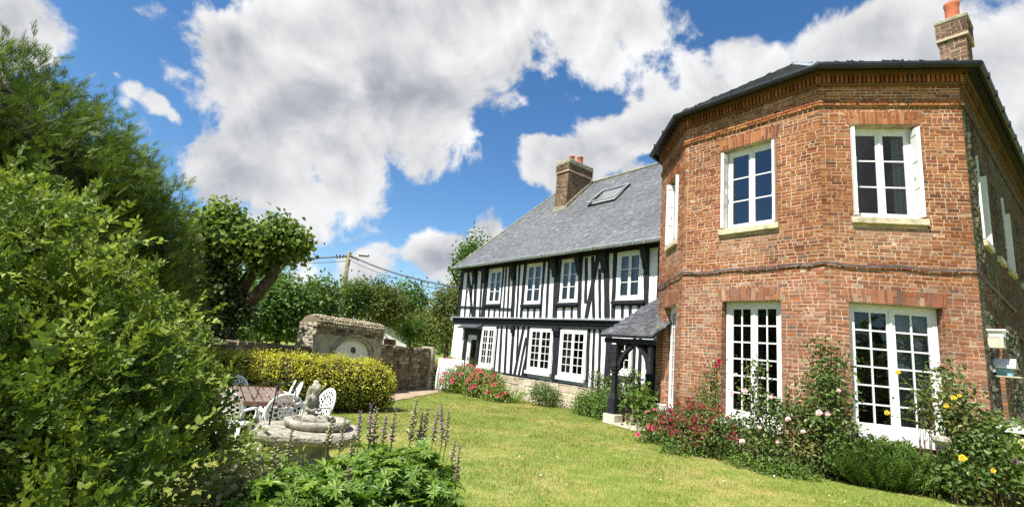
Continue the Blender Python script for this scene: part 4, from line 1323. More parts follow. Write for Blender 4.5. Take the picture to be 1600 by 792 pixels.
def gateway():
    u0, u1, th = -3.35, .14, .62
    zt = 2.12
    q = WF.p((u0 + u1) / 2, -th / 2, -.4)
    root = thing('stone_gateway', 'stone gateway with a rounded cobbled top over a wide arched opening in the garden wall', 'gateway', q)
    uc, hw, zs, rise = -1.46, .93, 1.02, .48
    n = 20
    arch = lambda u: zs + rise * math.sqrt(max(0, 1 - ((u - uc) / hw) ** 2)) ** .9
    b = MB(q)
    f0 = .07
    b.fbox(WF, u0, uc - hw, -th, f0, -.5, 1.62); b.fbox(WF, uc + hw, u1, -th, f0 - .001, -.5, 1.62)
    for k in range(n):
        a = uc - hw + 2 * hw * k / n; c = uc - hw + 2 * hw * (k + 1) / n
        b.fpoly(WF, [(a, arch(a)), (c, arch(c)), (c, 1.62), (a, 1.62)], -th, f0)
    b.build('ashlar_front', M['ashlar'], root)
    # moulded archivolt
    m = MB(q)
    for (o, w, d0, d1) in ((0, .10, f0, f0 + .045), (.10, .05, f0, f0 + .02), (.15, .045, f0, f0 + .06)):
        for k in range(n):
            t0, t1 = math.pi * (1 - k / n), math.pi * (1 - (k + 1) / n)
            P_ = lambda t, e: (uc + (hw + e) * math.cos(t), zs + (rise + e) * max(0, math.sin(t)) ** .95)
            m.fpoly(WF, [P_(t0, o), P_(t1, o), P_(t1, o + w), P_(t0, o + w)], d0, d1)
        for s in (-1, 1):
            x0, x1 = uc + s * (hw + o), uc + s * (hw + o + w)
            m.fbox(WF, min(x0, x1), max(x0, x1), d0, d1, -.4, zs)
    m.build('arch_moulding', M['ashlar'], root)
    # rubble over the arch and the round topped cobble saddle
    s = MB(q)
    bricks(s, Fr(WF.o + WF.n * f0, (WF.t.x, WF.t.y), (WF.n.x, WF.n.y)), u0 + .02, u1 - .02, 1.62, 1.85, course=.115, lens=((.16, .5), (.22, .4)), gap=.02, jit=.02, prot=(.0, .05), ch=.025, pal=PAL_STONE)
    e = Fr(WF.p(u0, 0, 0), (-WF.n.x, -WF.n.y), (-WF.t.x, -WF.t.y))
    bricks(s, e, -f0, th, -.4, 1.95, course=.14, lens=((.16, .5), (.24, .4)), gap=.02, jit=.025, prot=(.0, .06), ch=.03, pal=[((.40, .35, .27), 3), ((.30, .26, .19), 2), ((.46, .42, .34), 1)])
    e = Fr(WF.p(u1, 0, 0), (-WF.n.x, -WF.n.y), (WF.t.x, WF.t.y))
    bricks(s, e, -f0, th, 1.3, 1.95, course=.14, lens=((.16, .5), (.24, .4)), gap=.02, jit=.025, prot=(.0, .06), ch=.03, pal=PAL_STONE)
    s.fbox(WF, u0 + .01, u1 - .01, -th, f0 - .004, 1.622, 1.86, (.22, .18, .12))
    s.build('rubble_facing', M['rubble'], root)
    k = MB(q)
    half = [(f0 + .03, 1.84), (f0 + .01, 2.0), (-.08, 2.12), (-.28, 2.18), (-.48, 2.10), (-th - .03, 1.84)]
    k.add([WF.p(u, d, z) for u in (u0, u1) for d, z in half], [(i, i + 1, 7 + i, 6 + i) for i in range(5)] + [tuple(range(6)), tuple(range(11, 5, -1))], (.26, .22, .15))
    for r_, (d, z, ny, nz) in enumerate(((.085, 1.90, 1, .1), (.075, 2.0, .8, .5), (.0, 2.09, .4, .9), (-.14, 2.155, .1, 1), (-.3, 2.17, 0, 1))):
        u = u0 + R.uniform(0, .1)
        while u < u1 - .06:
            w = R.uniform(.10, .2)
            c_ = WF.p(u + w / 2, d, z + R.uniform(-.015, .015))
            col = pick([((.42, .36, .24), 3), ((.34, .28, .18), 2), ((.48, .43, .32), 2), ((.26, .22, .15), 1)])
            rings = []
            for (hh, rr) in ((0, 1), (.5, .86), (.85, .5)):
                for t in range(6):
                    a = t * math.pi / 3 + R.uniform(-.2, .2)
                    rings.append(c_ + WF.t * (math.cos(a) * w * .5 * rr) + (Vector((0, 0, 1)) * ny + WF.n * -nz).normalized() * (math.sin(a) * .062 * rr) + (WF.n * ny + Vector((0, 0, 1)) * nz).normalized() * (hh * .06))
            k.add(rings, [(i + 6 * j, (i + 1) % 6 + 6 * j, (i + 1) % 6 + 6 * (j + 1), i + 6 * (j + 1)) for j in range(2) for i in range(6)] + [tuple(range(12, 18))], col)
            u += w
    k.build('cobble_top', M['rubble'], root, smooth=False)
    d = MB(q)
    nb = 7
    for i in range(nb):
        a, c = uc - hw + 2 * hw * i / nb + .006, uc - hw + 2 * hw * (i + 1) / nb - .006
        d.fpoly(WF, [(a, -.35), (c, -.35), (c, arch(c) + .02), ((a + c) / 2, arch((a + c) / 2) + .02), (a, arch(a) + .02)], -.06, .005)
    d.fbox(WF, uc - hw, uc + hw, -.11, -.065, -.35, zs)
    door = d.build('door', M['white'], root)
    h = MB(q)
    cc = WF.p(-1.42, .03, 1.16)
    pts = [cc + WF.t * (math.cos(t * .7) * (.115 - .009 * t)) + Vector((0, 0, math.sin(t * .7) * (.115 - .009 * t))) for t in range(0, 12)]
    h.tube(pts, .022, 6); h.tube([pts[0], pts[0] + Vector((0, 0, -.12)) - WF.t * .03], .02, 6)
    h.build('handle', M['iron'], door, smooth=True)
gateway()
sheet('gravel_path', [gp(556, 636), gp(640, 622), gp(690, 612), gp(722, 606), gp(722, 600), gp(676, 603.5), gp(580, 609), gp(540, 622)], M['path'], .004, .12)
sheet('porch_paving', [gp(938, 659), gp(958, 652), gp(1010, 640), gp(1035, 655), gp(1030, 672), gp(1000, 676), gp(968, 668)], M['paving'], .006, .05)

# low stone trough wall under the porch window
def planter():
    q = HF.p(13.85, 1.35, 0)
    f = Fr((q.x, q.y, 0), (TD.x, TD.y), (TN.x, TN.y))
    root = thing('stone_planter', 'low stone planter wall in the shade under the porch roof', 'planter', q)
    s = MB(q)
    s.fbox(f, -.55, .65, -.35, .22, -.3, .60, (.3, .26, .19))
    bricks(s, Fr(f.p(0, .22, 0), (TD.x, TD.y), (TN.x, TN.y)), -.55, .65, -.2, .64, course=.21, lens=((.4, .5), (.28, .5)), gap=.02, jit=.015, prot=(.0, .04), ch=.02, pal=PAL_STONE)
    s.build('wall', M['rubble'], root)
    e = MB(q); e.fbox(f, -.5, .6, -.3, .18, .59, .66); e.build('soil', pmat('dark soil', (.03, .022, .015), .95, .1, .4, 20, .8, 60), root)
planter()

# ------------------------------------------------------------------ pole, wires
def utility_pole():
    b = at(527, 497, 32); b.z = -.4
    t = at(546, 396, 32)
    root = thing('utility_pole', 'leaning grey wooden utility pole with a street lamp, behind the stone gateway', 'pole', b)
    m = MB(b)
    m.tube([b, b.lerp(t, .5), t, t + (t - b).normalized() * .12], [.19, .165, .135, .08], 12)
    m.build('pole', M['pole'], root, smooth=True)
    a = MB(b); p0 = t + Vector((.1, -.1, -.35)); p1 = at(556, 400.5, 31.8)
    a.tube([p0, p0.lerp(p1, .6), p1, p1 + Vector((.35, 0, .09))], .035, 6)
    a.tube([b.lerp(t, .86) + Vector((.13, -.12, .2)), b.lerp(t, .80) + Vector((.14, -.12, 0))], .05, 6)
    a.build('bracket', M['zinc'], root)
    l = MB(b); c = p1 + Vector((.45, -.05, .12))
    l.add([c + Vector((x * w, y * w * .6, z)) for z, w in ((.13, .12), (.07, .27), (-.04, .30), (-.1, .2)) for x, y in ((-1, -1), (1.25, -1), (1.25, 1), (-1, 1))],
          [(i + 4 * j, (i + 1) % 4 + 4 * j, (i + 1) % 4 + 4 * j + 4, i + 4 * j + 4) for j in range(3) for i in range(4)] + [(3, 2, 1, 0), (12, 13, 14, 15)])
    l.build('lamp_head', M['zinc'], root, bevel=.02)
    ins = MB(b)
    for k in range(4):
        p = t + Vector((-.1 - .22 * k, -.05, -.22 - .01 * k)); ins.lathe(p.x, p.y, [(.04, p.z), (.05, p.z + .06), (.03, p.z + .1)], 8)
    ins.build('insulator', M['iron'], root)
    return b, t
PB, PT = utility_pole()

def wire(label, p0, p1, sag, r, knots=0):
    pts = []
    for k in range(25):
        t = k / 24
        q = Vector(p0).lerp(Vector(p1), t); q.z -= sag * 4 * t * (1 - t); pts.append(q)
    m = MB(pts[0]); m.tube(pts, r, 5)
    for k in range(knots):
        q = pts[0].lerp(pts[1], .3 + k * .55); m.tube([q + Vector((0, 0, -.10)), q + Vector((.02, 0, .05))], .05, 5)
    tag(m.build('overhead_wire', M['cable'], smooth=True), label, 'wire', 'overhead wires at the pole')
top = PT
wire('thick twisted overhead cable from the pole down to the timbered house', top + Vector((.12, -.1, -.15)), HF.p(.95, .1, 4.72), .25, .045, 4)
wire('thin lower overhead wire from the pole towards the timbered house', top + Vector((.1, -.1, -.42)), HF.p(.98, .2, 4.50), .3, .02)
wire('thick overhead cable from the pole leftwards behind the pollarded tree', top + Vector((-.12, 0, -.18)), at(380, 401, 40), .15, .045, 4)
wire('thin overhead wire from the pole leftwards behind the pollarded tree', top + Vector((-.12, 0, -.5)), at(380, 405, 40), .2, .022)
wire('lowest thin overhead wire crossing behind the pole from the left', at(380, 430, 44), at(585, 449, 36), .5, .025)

# ------------------------------------------------------------------ laundry
def laundry():
    c = at(703, 580, 22.6); z0 = gz(c.x, c.y)
    c.z = z0
    root = thing('drying_rack', 'thin grey folding clothes airer under the white laundry beside the house corner', 'clothes rack', c)
    v = Vector((c.x, c.y)).normalized(); t = Vector((v.y, -v.x)); 
    f = Fr((c.x, c.y, 0), (t.x, t.y), (-v.x, -v.y))
    m = MB(c)
    for d in (-.28, .28):
        m.tube([f.p(-.5, d, z0), f.p(-.42, -d * .9, z0 + 1.3)], .012, 5); m.tube([f.p(.5, d, z0), f.p(.42, -d * .9, z0 + 1.3)], .012, 5)
    for d in (-.25, 0, .25): m.tube([f.p(-.48, d, z0 + 1.32), f.p(.48, d, z0 + 1.32)], .009, 5)
    m.tube([f.p(-.48, -.28, z0 + 1.31), f.p(-.48, .28, z0 + 1.31)], .011, 5); m.tube([f.p(.48, -.28, z0 + 1.31), f.p(.48, .28, z0 + 1.31)], .011, 5)
    m.build('frame', M['zinc'], root)
    s = MB(c); nu = 40; rows = []
    prof = [(.33, -.02), (.33, .25), (.32, .6), (.31, .95), (.30, 1.28), (.26, 1.335), (0, 1.34), (-.26, 1.335), (-.30, 1.25), (-.32, .7), (-.33, .2)]
    for i in range(nu + 1):
        u = -.55 + 1.12 * i / nu
        for d, z in prof:
            drop = max(0, 1.34 - z)
            w = (.03 * math.sin(u * 23 + d) + .018 * math.sin(u * 51 + 2)) * min(1, drop * 1.4)
            zz = z0 + .12 + z * .93 + .05 * math.sin(u * 3.1) * min(1, drop)
            rows.append(f.p(u * (1 + .06 * drop) + .012 * math.sin(z * 9), d + (w if d > 0 else -w), zz))
    n = len(prof)
    s.add(rows, [(i * n + k, i * n + k + 1, (i + 1) * n + k + 1, (i + 1) * n + k) for i in range(nu) for k in range(n - 1)])
    tag(s.build('bed_sheet', M['cloth'], smooth=True), 'white sheet hung in soft folds over the clothes airer by the house corner', 'sheet')
laundry()

# ------------------------------------------------------------------ far buildings
def shed():
    d = 33
    a, b = at(598, 545, d), at(634, 545, d)
    t = (Vector((b.x, b.y)) - Vector((a.x, a.y))).normalized()
    f = Fr((a.x, a.y, 0), (t.x, t.y), (t.y, -t.x)); L = (Vector((b.x, b.y)) - Vector((a.x, a.y))).length
    root = thing('garden_shed', 'small white shed with a brown door and dark sloping roof behind the rubble wall', 'shed', f.p(L / 2, -1, -.4))
    o = root.location
    m = MB(o); zl, zr_ = 2.75, 1.95
    m.fpoly(f, [(-1, -.4), (L, -.4), (L, zr_), (-1, zl + .3)], -2.5, 0); m.build('wall', M['plaster'], root)
    r = MB(o); r.fpoly(f, [(-1.2, zl + .36), (L + .35, zr_ - .1), (L + .35, zr_ + .02), (-1.2, zl + .48)], -2.6, .25); r.build('roof', M['timber'], root)
    k = MB(o); k.fbox(f, .0, L * .5, 0, .04, -.3, 1.72); k.build('door', pmat('oxblood boards', (.05, .018, .014), .7, .2, .2, 6), root)
shed()

def far_house():
    d = 52
    a = at(508, 520, d); b = at(566, 520, d)
    t = (Vector((b.x, b.y)) - Vector((a.x, a.y))).normalized()
    f = Fr((a.x, a.y, 0), (t.x, t.y), (t.y, -t.x)); L = (Vector((b.x, b.y)) - Vector((a.x, a.y))).length
    root = thing('farm_building', 'distant farm building with a grey roof and white gable edge behind the pole', 'building', f.p(L / 2, -3, -.4))
    o = root.location
    m = MB(o); m.fpoly(f, [(0, -.4), (L, -.4), (L, 2.2), (L * .55, 4.1), (L * .1, 2.4), (0, 2.4)], -6, 0); m.build('wall', M['ashlar'], root)
    r = MB(o)
    r.fpoly(f, [(-.2, 2.5), (L * .35, 4.9), (L * .6, 4.9), (L * .35, 4.3), (L * .02, 2.4)], -7, -1.2); r.build('roof', M['zinc'], root)
    g = MB(o); g.fpoly(f, [(L * .12, 2.2), (L * .55, 4.05), (L * .55, 4.4), (L * .1, 2.6)], -.3, .12); g.fpoly(f, [(L * .55, 4.05), (L * 1.02, 2.1), (L * 1.02, 2.4), (L * .55, 4.4)], -.3, .12); g.build('bargeboard', M['white'], root)
    w = MB(o); w.fbox(f, L * .5, L * .62, 0, .05, 1.2, 2.4); w.build('window', M['iron'], root)
far_house()

# ------------------------------------------------------------------ bird boxes, chest by the side wall
def bird_boxes():
    fr, L = TF[4]
    def place(px, py, off):
        v = ray(px, py); n = fr.n; t = n.dot(Vector((fr.o.x, fr.o.y, 0)) + n * off) / (v[0] * n.x + v[1] * n.y)
        return Vector((v[0] * t, v[1] * t, v[2] * t + CZ))
    c = place(1559, 526, .14)
    root = thing('nest_box', 'plain pale wooden nest box fixed high on the dark side wall', 'bird box', c)
    f = Fr((c.x, c.y, 0), (fr.t.x, fr.t.y), (fr.n.x, fr.n.y)); z = c.z
    m = MB(c); m.fbox(f, -.15, .15, -.13, .09, z - .22, z - .02); m.build('box', M['palestone'], root, bevel=.004)
    m = MB(c); m.fbox(f, -.15, .15, -.13, .10, z - .012, z + .10); m.fbox(f, -.19, .19, -.14, .14, z + .10, z + .13); m.build('roof', M['resin'], root)
    m = MB(c); m.fbox(f, -.10, .10, .0905, .094, z - .04, z - .02); m.build('entrance', M['iron'], root)
    c = place(1571, 575, .16)
    root = thing('bird_house', 'little blue and white gabled bird house on a wire below the nest box', 'bird box', c)
    f = Fr((c.x, c.y, 0), (fr.t.x, fr.t.y), (fr.n.x, fr.n.y)); z = c.z
    blue = pmat('pale blue paint', (.22, .38, .46), .6, .3, .1, 5)
    m = MB(c); m.fpoly(f, [(-.14, z - .15), (.14, z - .15), (.14, z + .02), (0, z + .13), (-.14, z + .02)], -.12, .10); m.build('box', blue, root)
    m = MB(c)
    for s in (-1, 1): m.fpoly(f, [(0, z + .15), (s * .20, z - .005), (s * .20, z + .02), (0, z + .18)], -.15, .16)
    m.build('roof', M['resin'], root)
    m = MB(c); m.fbox(f, -.20, .20, -.14, .22, z - .175, z - .152); m.build('floor', M['palestone'], root)
    m = MB(c); p = f.p(.03, .101, z - .03); m.tube([p, p + f.n * .004], .035, 12); m.build('entrance', M['iron'], root)
    m = MB(c); m.tube([f.p(-.1, .0, z + .15), f.p(-.16, -.1, z + .5)], .006, 4); m.build('hanger', M['iron'], root)
    # cream chest at the frame's edge
    c = at(1600, 668, 12.6); c.z = 0
    root = thing('garden_chest', 'cream storage chest with a dark lid edge against the side wall', 'chest', c)
    f = Fr((c.x, c.y, 0), (fr.t.x, fr.t.y), (fr.n.x, fr.n.y))
    m = MB(c); m.fbox(f, -.55, .9, -.3, .28, .0, 1.05); m.build('body', M['cream'], root, bevel=.01)
    m = MB(c); m.fbox(f, -.6, .95, -.33, .32, 1.09, 1.17); m.build('lid', M['resin'], root, bevel=.01)
    m = MB(c); m.fbox(f, -.56, .91, -.3, .29, 1.052, 1.088); m.build('seal', M['iron'], root)
bird_boxes()

# ------------------------------------------------------------------ garden furniture
def make_chair(label):
    """moulded resin armchair with a round pierced lace back; faces -y, stands at the origin"""
    root = thing('garden_chair', label, 'chair', (0, 0, 0), 'white resin chairs round the garden table')
    m = MB(); n = 9
    tops = []
    for i in range(n):
        for j in range(n):
            x = -.22 + .44 * i / (n - 1); y = -.23 + .45 * j / (n - 1)
            z = .43 - .02 * math.cos(x * 7) * math.cos(y * 5) + (.012 if j == 0 else 0)
            sq = 1 - .08 * (j / (n - 1))
            tops.append((x * sq, y, z))
    m.add(tops, [(i * n + j, (i + 1) * n + j, (i + 1) * n + j + 1, i * n + j + 1) for i in range(n - 1) for j in range(n - 1)])
    m.tube([(-.22, -.23, .425), (.22, -.23, .425), (.205, .22, .42), (-.205, .22, .42), (-.22, -.23, .425)], .022, 6)
    m.build('seat', M['resin'], root, smooth=True)
    for sx, sy in ((-1, -1), (1, -1), (-1, 1), (1, 1)):
        l = MB()
        x, y = sx * .215, (-.22 if sy < 0 else .21)
        l.tube([(x, y, .42), (x * 1.12, y * 1.1, .2), (x * 1.22, y * (1.2 if sy > 0 else 1.12), 0)], [.033, .027, .022], 8)
        l.build('leg', M['resin'], root, smooth=True)
    for s in (-1, 1):
        a = MB()
        a.tube([(s * .235, -.21, .42), (s * .27, -.25, .54), (s * .285, -.22, .63), (s * .285, -.05, .655), (s * .27, .12, .655), (s * .235, .22, .64)], [.028, .026, .03, .032, .028, .02], 8, flat=.7)
        a.build('armrest', M['resin'], root, smooth=True)
    # pierced back
    tilt = .24
    def bp(u, v): return Vector((u, .215 + (v) * math.sin(tilt) - .35 * (0) + .55 * u * u * -.6, .43 + v * math.cos(tilt)))
    b = MB()
    cv, ru, rv = .235, .245, .262
    rim = [bp(ru * math.cos(t), cv + rv * math.sin(t)) for t in np.linspace(0, 2 * math.pi, 33)]
    b.tube(rim, .017, 6, cap=False)
    b.tube([bp((ru - .03) * math.cos(t), cv + (rv - .03) * math.sin(t)) for t in np.linspace(0, 2 * math.pi, 33)], .007, 5, cap=False)
    def ring(u, v, r, th, sq=1.0):
        b.tube([bp(u + r * math.cos(t), v + r * sq * math.sin(t)) for t in np.linspace(0, 2 * math.pi, 11)], th, 4, cap=False)
    for k in range(18):
        t = 2 * math.pi * k / 18
        ring((ru - .062) * math.cos(t), cv + (rv - .062) * math.sin(t), .031, .0075)
    for k in range(12):
        t = 2 * math.pi * (k + .5) / 12
        ring((ru - .125) * math.cos(t), cv + (rv - .125) * math.sin(t), .036, .0075)
    for k in range(6):
        t = 2 * math.pi * k / 6
        b.tube([bp(.02 * math.cos(t), cv + .02 * math.sin(t)), bp(.10 * math.cos(t + .3), cv + .10 * math.sin(t + .3))], .009, 4)
        ring(.062 * math.cos(t), cv + .062 * math.sin(t), .028, .0075)
    b.build('backrest', M['resin'], root, smooth=True)
    return root

def furniture():
    spots = [(-2.91, 7.03, (-.48, .88), 'white lace-backed garden chair with its back to us at the near end of the table'),
             (-5.12, 9.95, (.5, -.86), 'white lace-backed garden chair at the far end of the table'),
             (-4.30, 9.92, (-.88, -.36), 'farther of the two white garden chairs side by side behind the table'),
             (-3.97, 9.42, (-.85, -.46), 'nearer of the two white garden chairs side by side behind the table'),
             (-2.86, 7.90, (-.64, -.77), 'white garden chair standing apart to the right of the stone statue'),
             (-3.62, 7.05, (-.1, .9), 'white garden chair half hidden by the leafy shrub left of the table')]
    proto = make_chair(spots[0][3])
    for i, (x, y, d, lab) in enumerate(spots):
        o = proto if i == 0 else copy_tree(proto)
        o['label'] = lab
        o.location = (x, y, gz(x, y) - .005)
        o.scale = (.94, .94, .96)
        o.rotation_euler = (0, 0, math.atan2(d[1], d[0]) + math.pi / 2)
    # slatted table
    c = Vector((-3.95, 8.2, gz(-3.95, 8.2)))
    root = thing('garden_table', 'brown slatted garden table among the white chairs', 'table', c, rz=math.atan2(-1.83, 1.05))
    m = MB(); L, W = 1.05, .48
    for k in range(8):
        y = -W + 2 * W * k / 8
        for q in range(1): m.box(-L + .06, L - .06, y + .012, y + 2 * W / 8 - .012, .700, .724, (R.uniform(.85, 1.15),) * 3)
    m.build('tabletop', pmat('brown stained slats', (.20, .145, .12), .55, .35, .25, 8, attr=True), root, bevel=.004)
    m = MB(); m.box(-L, L, -W - .05, -W, .67, .73); m.box(-L, L, W, W + .05, .67, .73); m.box(-L, -L + .06, -W, W, .672, .732); m.box(L - .06, L, -W, W, .672, .732); m.box(-.03, .03, -W, W, .66, .698)
    m.build('frame', M['tablewood'], root)
    for sx in (-1, 1):
        for sy in (-1, 1):
            m = MB(); m.tube([(sx * .72, sy * .36, .67), (sx * .9, sy * .44, 0)], [.035, .03], 6); m.build('leg', M['tablewood'], root)
    # stone table with basin
    c = at(480, 672, 6.9); c = Vector((c.x, c.y, gz(c.x, c.y)))
    zt = .50
    root = thing('stone_table', 'old stone slab table on a stubby pedestal carrying a round basin', 'stone table', c)
    m = MB(c); ring = []; n = 30
    for k in range(n):
        t = 2 * math.pi * k / n
        r = 1 / max(abs(math.cos(t)) / .62, abs(math.sin(t)) / .56) ** 1 * (.9 + .1 * abs(math.cos(2 * t)))
        r *= R.uniform(.95, 1.04)
        ring.append((math.cos(t + .25) * r, math.sin(t + .25) * r))
    lay = [(.80, zt - .13), (.94, zt - .12), (1.0, zt - .07), (1.01, zt - .03), (.97, zt - .004), (.85, zt)]
    vs = []
    for s, z in lay: vs += [c + Vector((x * s * R.uniform(.985, 1.015), y * s * R.uniform(.985, 1.015), z + R.uniform(-.008, .008))) for x, y in ring]
    fs = [(j * n + k, j * n + (k + 1) % n, (j + 1) * n + (k + 1) % n, (j + 1) * n + k) for j in range(len(lay) - 1) for k in range(n)] + [tuple(range((len(lay) - 1) * n, len(lay) * n)), tuple(range(n - 1, -1, -1))]
    m.add(vs, fs); m.build('slab', M['stone'], root, smooth=False)
    p = MB(c)
    p.lathe(c.x, c.y, [(.36, -.1), (.38, .06), (.31, .12), (.29, .22), (.34, .29), (.44, .33), (.45, .37)], 14)
    p.build('pedestal', M['stone'], root)
    bc = c + Vector((.10, .06, 0))
    b = MB(c)
    prof = [(.31, zt - .004), (.36, zt + .02), (.375, zt + .07), (.365, zt + .105), (.315, zt + .108), (.285, zt + .09), (.25, zt + .04), (.0, zt + .035)]
    vs = []; n = 28
    for r, z in prof:
        for k in range(n):
            t = 2 * math.pi * k / n; w = 1 + .025 * math.sin(5 * t + r * 9)
            vs.append((bc.x + r * w * math.cos(t) * 1.08, bc.y + r * w * math.sin(t), c.z + z))
    b.add(vs, [(j * n + k, j * n + (k + 1) % n, (j + 1) * n + (k + 1) % n, (j + 1) * n + k) for j in range(len(prof) - 1) for k in range(n)])
    b.build('basin', M['stone'], root, smooth=True)
    # kneeling stone figure: one continuous skinned body, profile to the right
    sx = Vector((.94, -.34, 0)); sx.normalize(); sy = Vector((-sx.y, sx.x, 0))
    o = bc + Vector((0, 0, zt + .035)) + sx * -.15
    def S(f, s, z): return o + (sx * f + sy * s) * 1.02 + Vector((0, 0, z * 1.22))
    sm = MB(o)
    def ball(c_, r, q=(1, 1, 1)):
        n, k = 12, 8
        vs = []
        for j in range(k + 1):
            ph = math.pi * j / k
            for i in range(n):
                t = 2 * math.pi * i / n
                vs.append(c_ + (sx * (math.sin(ph) * math.cos(t) * q[0]) + sy * (math.sin(ph) * math.sin(t) * q[1]) + Vector((0, 0, math.cos(ph) * q[2] * 1.1))) * (r * 1.0))
        sm.add(vs, [(j * n + i, j * n + (i + 1) % n, (j + 1) * n + (i + 1) % n, (j + 1) * n + i) for j in range(k) for i in range(n)])
    def lim(L): sm.tube([q for q, r in L], [r * .98 for q, r in L], 12)
    lim([(S(0, 0, .0), .085), (S(-.01, 0, .06), .088), (S(-.012, 0, .12), .068), (S(-.012, 0, .18), .066), (S(-.002, 0, .23), .074), (S(.008, 0, .262), .062), (S(.018, 0, .29), .036), (S(.024, 0, .33), .034)])
    ball(S(.048, 0, .352), .056, (1.0, .86, 1.12))                       # head bowed forward
    ball(S(.098, 0, .340), .014); ball(S(.090, 0, .318), .018)          # nose, chin
    for s_ in (-1, 1): ball(S(.094, s_ * .022, .356), .008)              # brows over the eyes
    ball(S(.026, 0, .370), .058, (1.0, .92, 1.0)); lim([(S(.03, 0, .40), .045), (S(.0, 0, .425), .028), (S(-.015, 0, .44), .008)])
    lim([(S(-.015, 0, .36), .058), (S(-.045, 0, .30), .052), (S(-.06, 0, .24), .038)])    # hood falling on the back
    for s_ in (-1, 1):
        lim([(S(-.0, s_ * .07, .245), .038), (S(.0, s_ * .098, .20), .034), (S(.025, s_ * .10, .145), .028), (S(.075, s_ * .065, .13), .023), (S(.11, s_ * .02, .15), .018)])
        ball(S(0, s_ * .072, .244), .040)
        lim([(S(-.01, s_ * .05, .045), .066), (S(.08, s_ * .08, .055), .058), (S(.17, s_ * .085, .052), .048), (S(.20, s_ * .06, .035), .042), (S(.25, s_ * .02, .025), .032), (S(.30, s_ * -.01, .022), .026), (S(.325, s_ * -.02, .03), .014)])
    st = sm.build('statue', M['stone'], smooth=True)
    rmod = st.modifiers.new('one_skin', 'REMESH'); rmod.mode = 'VOXEL'; rmod.voxel_size = .007; rmod.use_smooth_shade = True
    ss = st.modifiers.new('soft', 'SMOOTH'); ss.factor = .5; ss.iterations = 2
    tag(st, 'weathered grey stone statue of a seated hooded figure with bowed head, in the basin', 'statue')
    # hook stand
    h = at(424, 640, 7.0); z0 = gz(h.x, h.y); h = Vector((h.x, h.y, z0))
    tp = at(427, 572, 7.0).z
    root = thing('hook_stand', 'thin black iron stand with four curled hooks in front of the garden table', 'plant stand', h)
    m = MB(h); m.tube([h, Vector((h.x + .01, h.y, z0 + .7)), Vector((h.x + .035, h.y, tp + .02))], [.011, .010, .006], 6); m.build('pole', M['iron'], root)
    zc = at(424, 607, 7.0).z
    for k in range(4):
        a = k * math.pi / 2 + .35; dx, dy = math.cos(a), math.sin(a)
        pts = [(.0, zc - .02), (.05, zc + .06), (.12, zc + .085), (.19, zc + .05), (.215, zc - .02), (.22, zc - .11), (.24, zc - .135), (.27, zc - .12), (.275, zc - .08)]
        m = MB(h); m.tube([(h.x + .03 + r * dx, h.y + r * dy, z) for r, z in pts], .006, 5); m.build('hook', M['iron'], root, smooth=True)
    # white plank, stones
    a = at(415, 668, 6.4); b = Vector((*gp(404, 718), 0)); 
    m = MB((b.x, b.y, 0)); m.tube([Vector((b.x, b.y, gz(b.x, b.y))), a + Vector((0, 0, .01))], [.032, .028], 4); tag(m.build('leaning_stake', M['white'], bevel=.004), 'short white painted stake leaning on the left edge of the stone slab', 'stake')
    def rock(px, py, d, r, lab, mat='palestone', h=.7):
        c = Vector((*gp(px, py), 0)) if d is None else at(px, py, d)
        z = gz(c.x, c.y) + r * .3 if d is None else c.z
        mb = MB((c.x, c.y, z)); vs = []; n, mrows = 9, 6
        seed = R.uniform(0, 9)
        for j in range(mrows + 1):
            ph = math.pi * j / mrows
            for k in range(n):
                t = 2 * math.pi * k / n
                rr = r * (1 + .18 * math.sin(3 * t + seed) * math.sin(ph) + R.uniform(-.09, .09))
                vs.append((c.x + rr * math.sin(ph) * math.cos(t) * 1.15, c.y + rr * math.sin(ph) * math.sin(t), z + rr * h * math.cos(ph)))
        mb.add(vs, [(j * n + k, j * n + (k + 1) % n, (j + 1) * n + (k + 1) % n, (j + 1) * n + k) for j in range(mrows) for k in range(n)])
        tag(mb.build('rock', M[mat]), lab, 'stone')
    rock(404, 718, None, .09, 'small white lump of stone at the foot of the leaning stake', 'palestone', .8)
    rock(468, 724, None, .12, 'squarish pale stone below the basin table', 'palestone', .7)
    rock(432, 735, None, .17, 'largest pale limestone among the lupin leaves', 'palestone', .6)
    rock(440, 752, None, .12, 'low pale stone nearest to us among the lupin leaves', 'palestone', .5)
    rock(1472, 688, 10.35, .11, 'grey stone lying on the ledge under the right french door', 'stone', .7)
furniture()

# ------------------------------------------------------------------ foliage
def leaf_t(w=.5, fold=.10, droop=.10, nfan=1):
    """one leaf of unit length along +y, folded along its midrib"""
    v = [(0, 0, 0), (-w * .42, .28, fold), (-w * .5, .58, fold * .9 - droop * .3), (0, 1, -droop), (w * .5, .58, fold * .9 - droop * .3), (w * .42, .28, fold)]
    return np.array(v), np.array([(0, 3, 2, 1), (0, 5, 4, 3)])

def diamond_t(w=.55, fold=.1):
    v = [(0, 0, 0), (-w / 2, .5, fold), (0, 1, 0), (w / 2, .5, fold)]
    return np.array(v), np.array([(0, 2, 1), (0, 3, 2)])

def compose(t, items):
    """join copies of template t placed by (pos, rotz, tilt, scale) into a larger template"""
    vs, fs = [], []
    tv, tf = t
    for pos, rz, tilt, roll, s in items:
        Mx = Matrix.Rotation(rz, 3, 'Z') @ Matrix.Rotation(tilt, 3, 'X') @ Matrix.Rotation(roll, 3, 'Y')
        A = np.array(Mx)
        fs.append(tf + sum(len(x) for x in vs))
        vs.append((tv * s) @ A.T + np.array(pos))
    return np.concatenate(vs), np.concatenate(fs)

def norm(a): return a / np.maximum(1e-9, np.linalg.norm(a, axis=-1, keepdims=True))

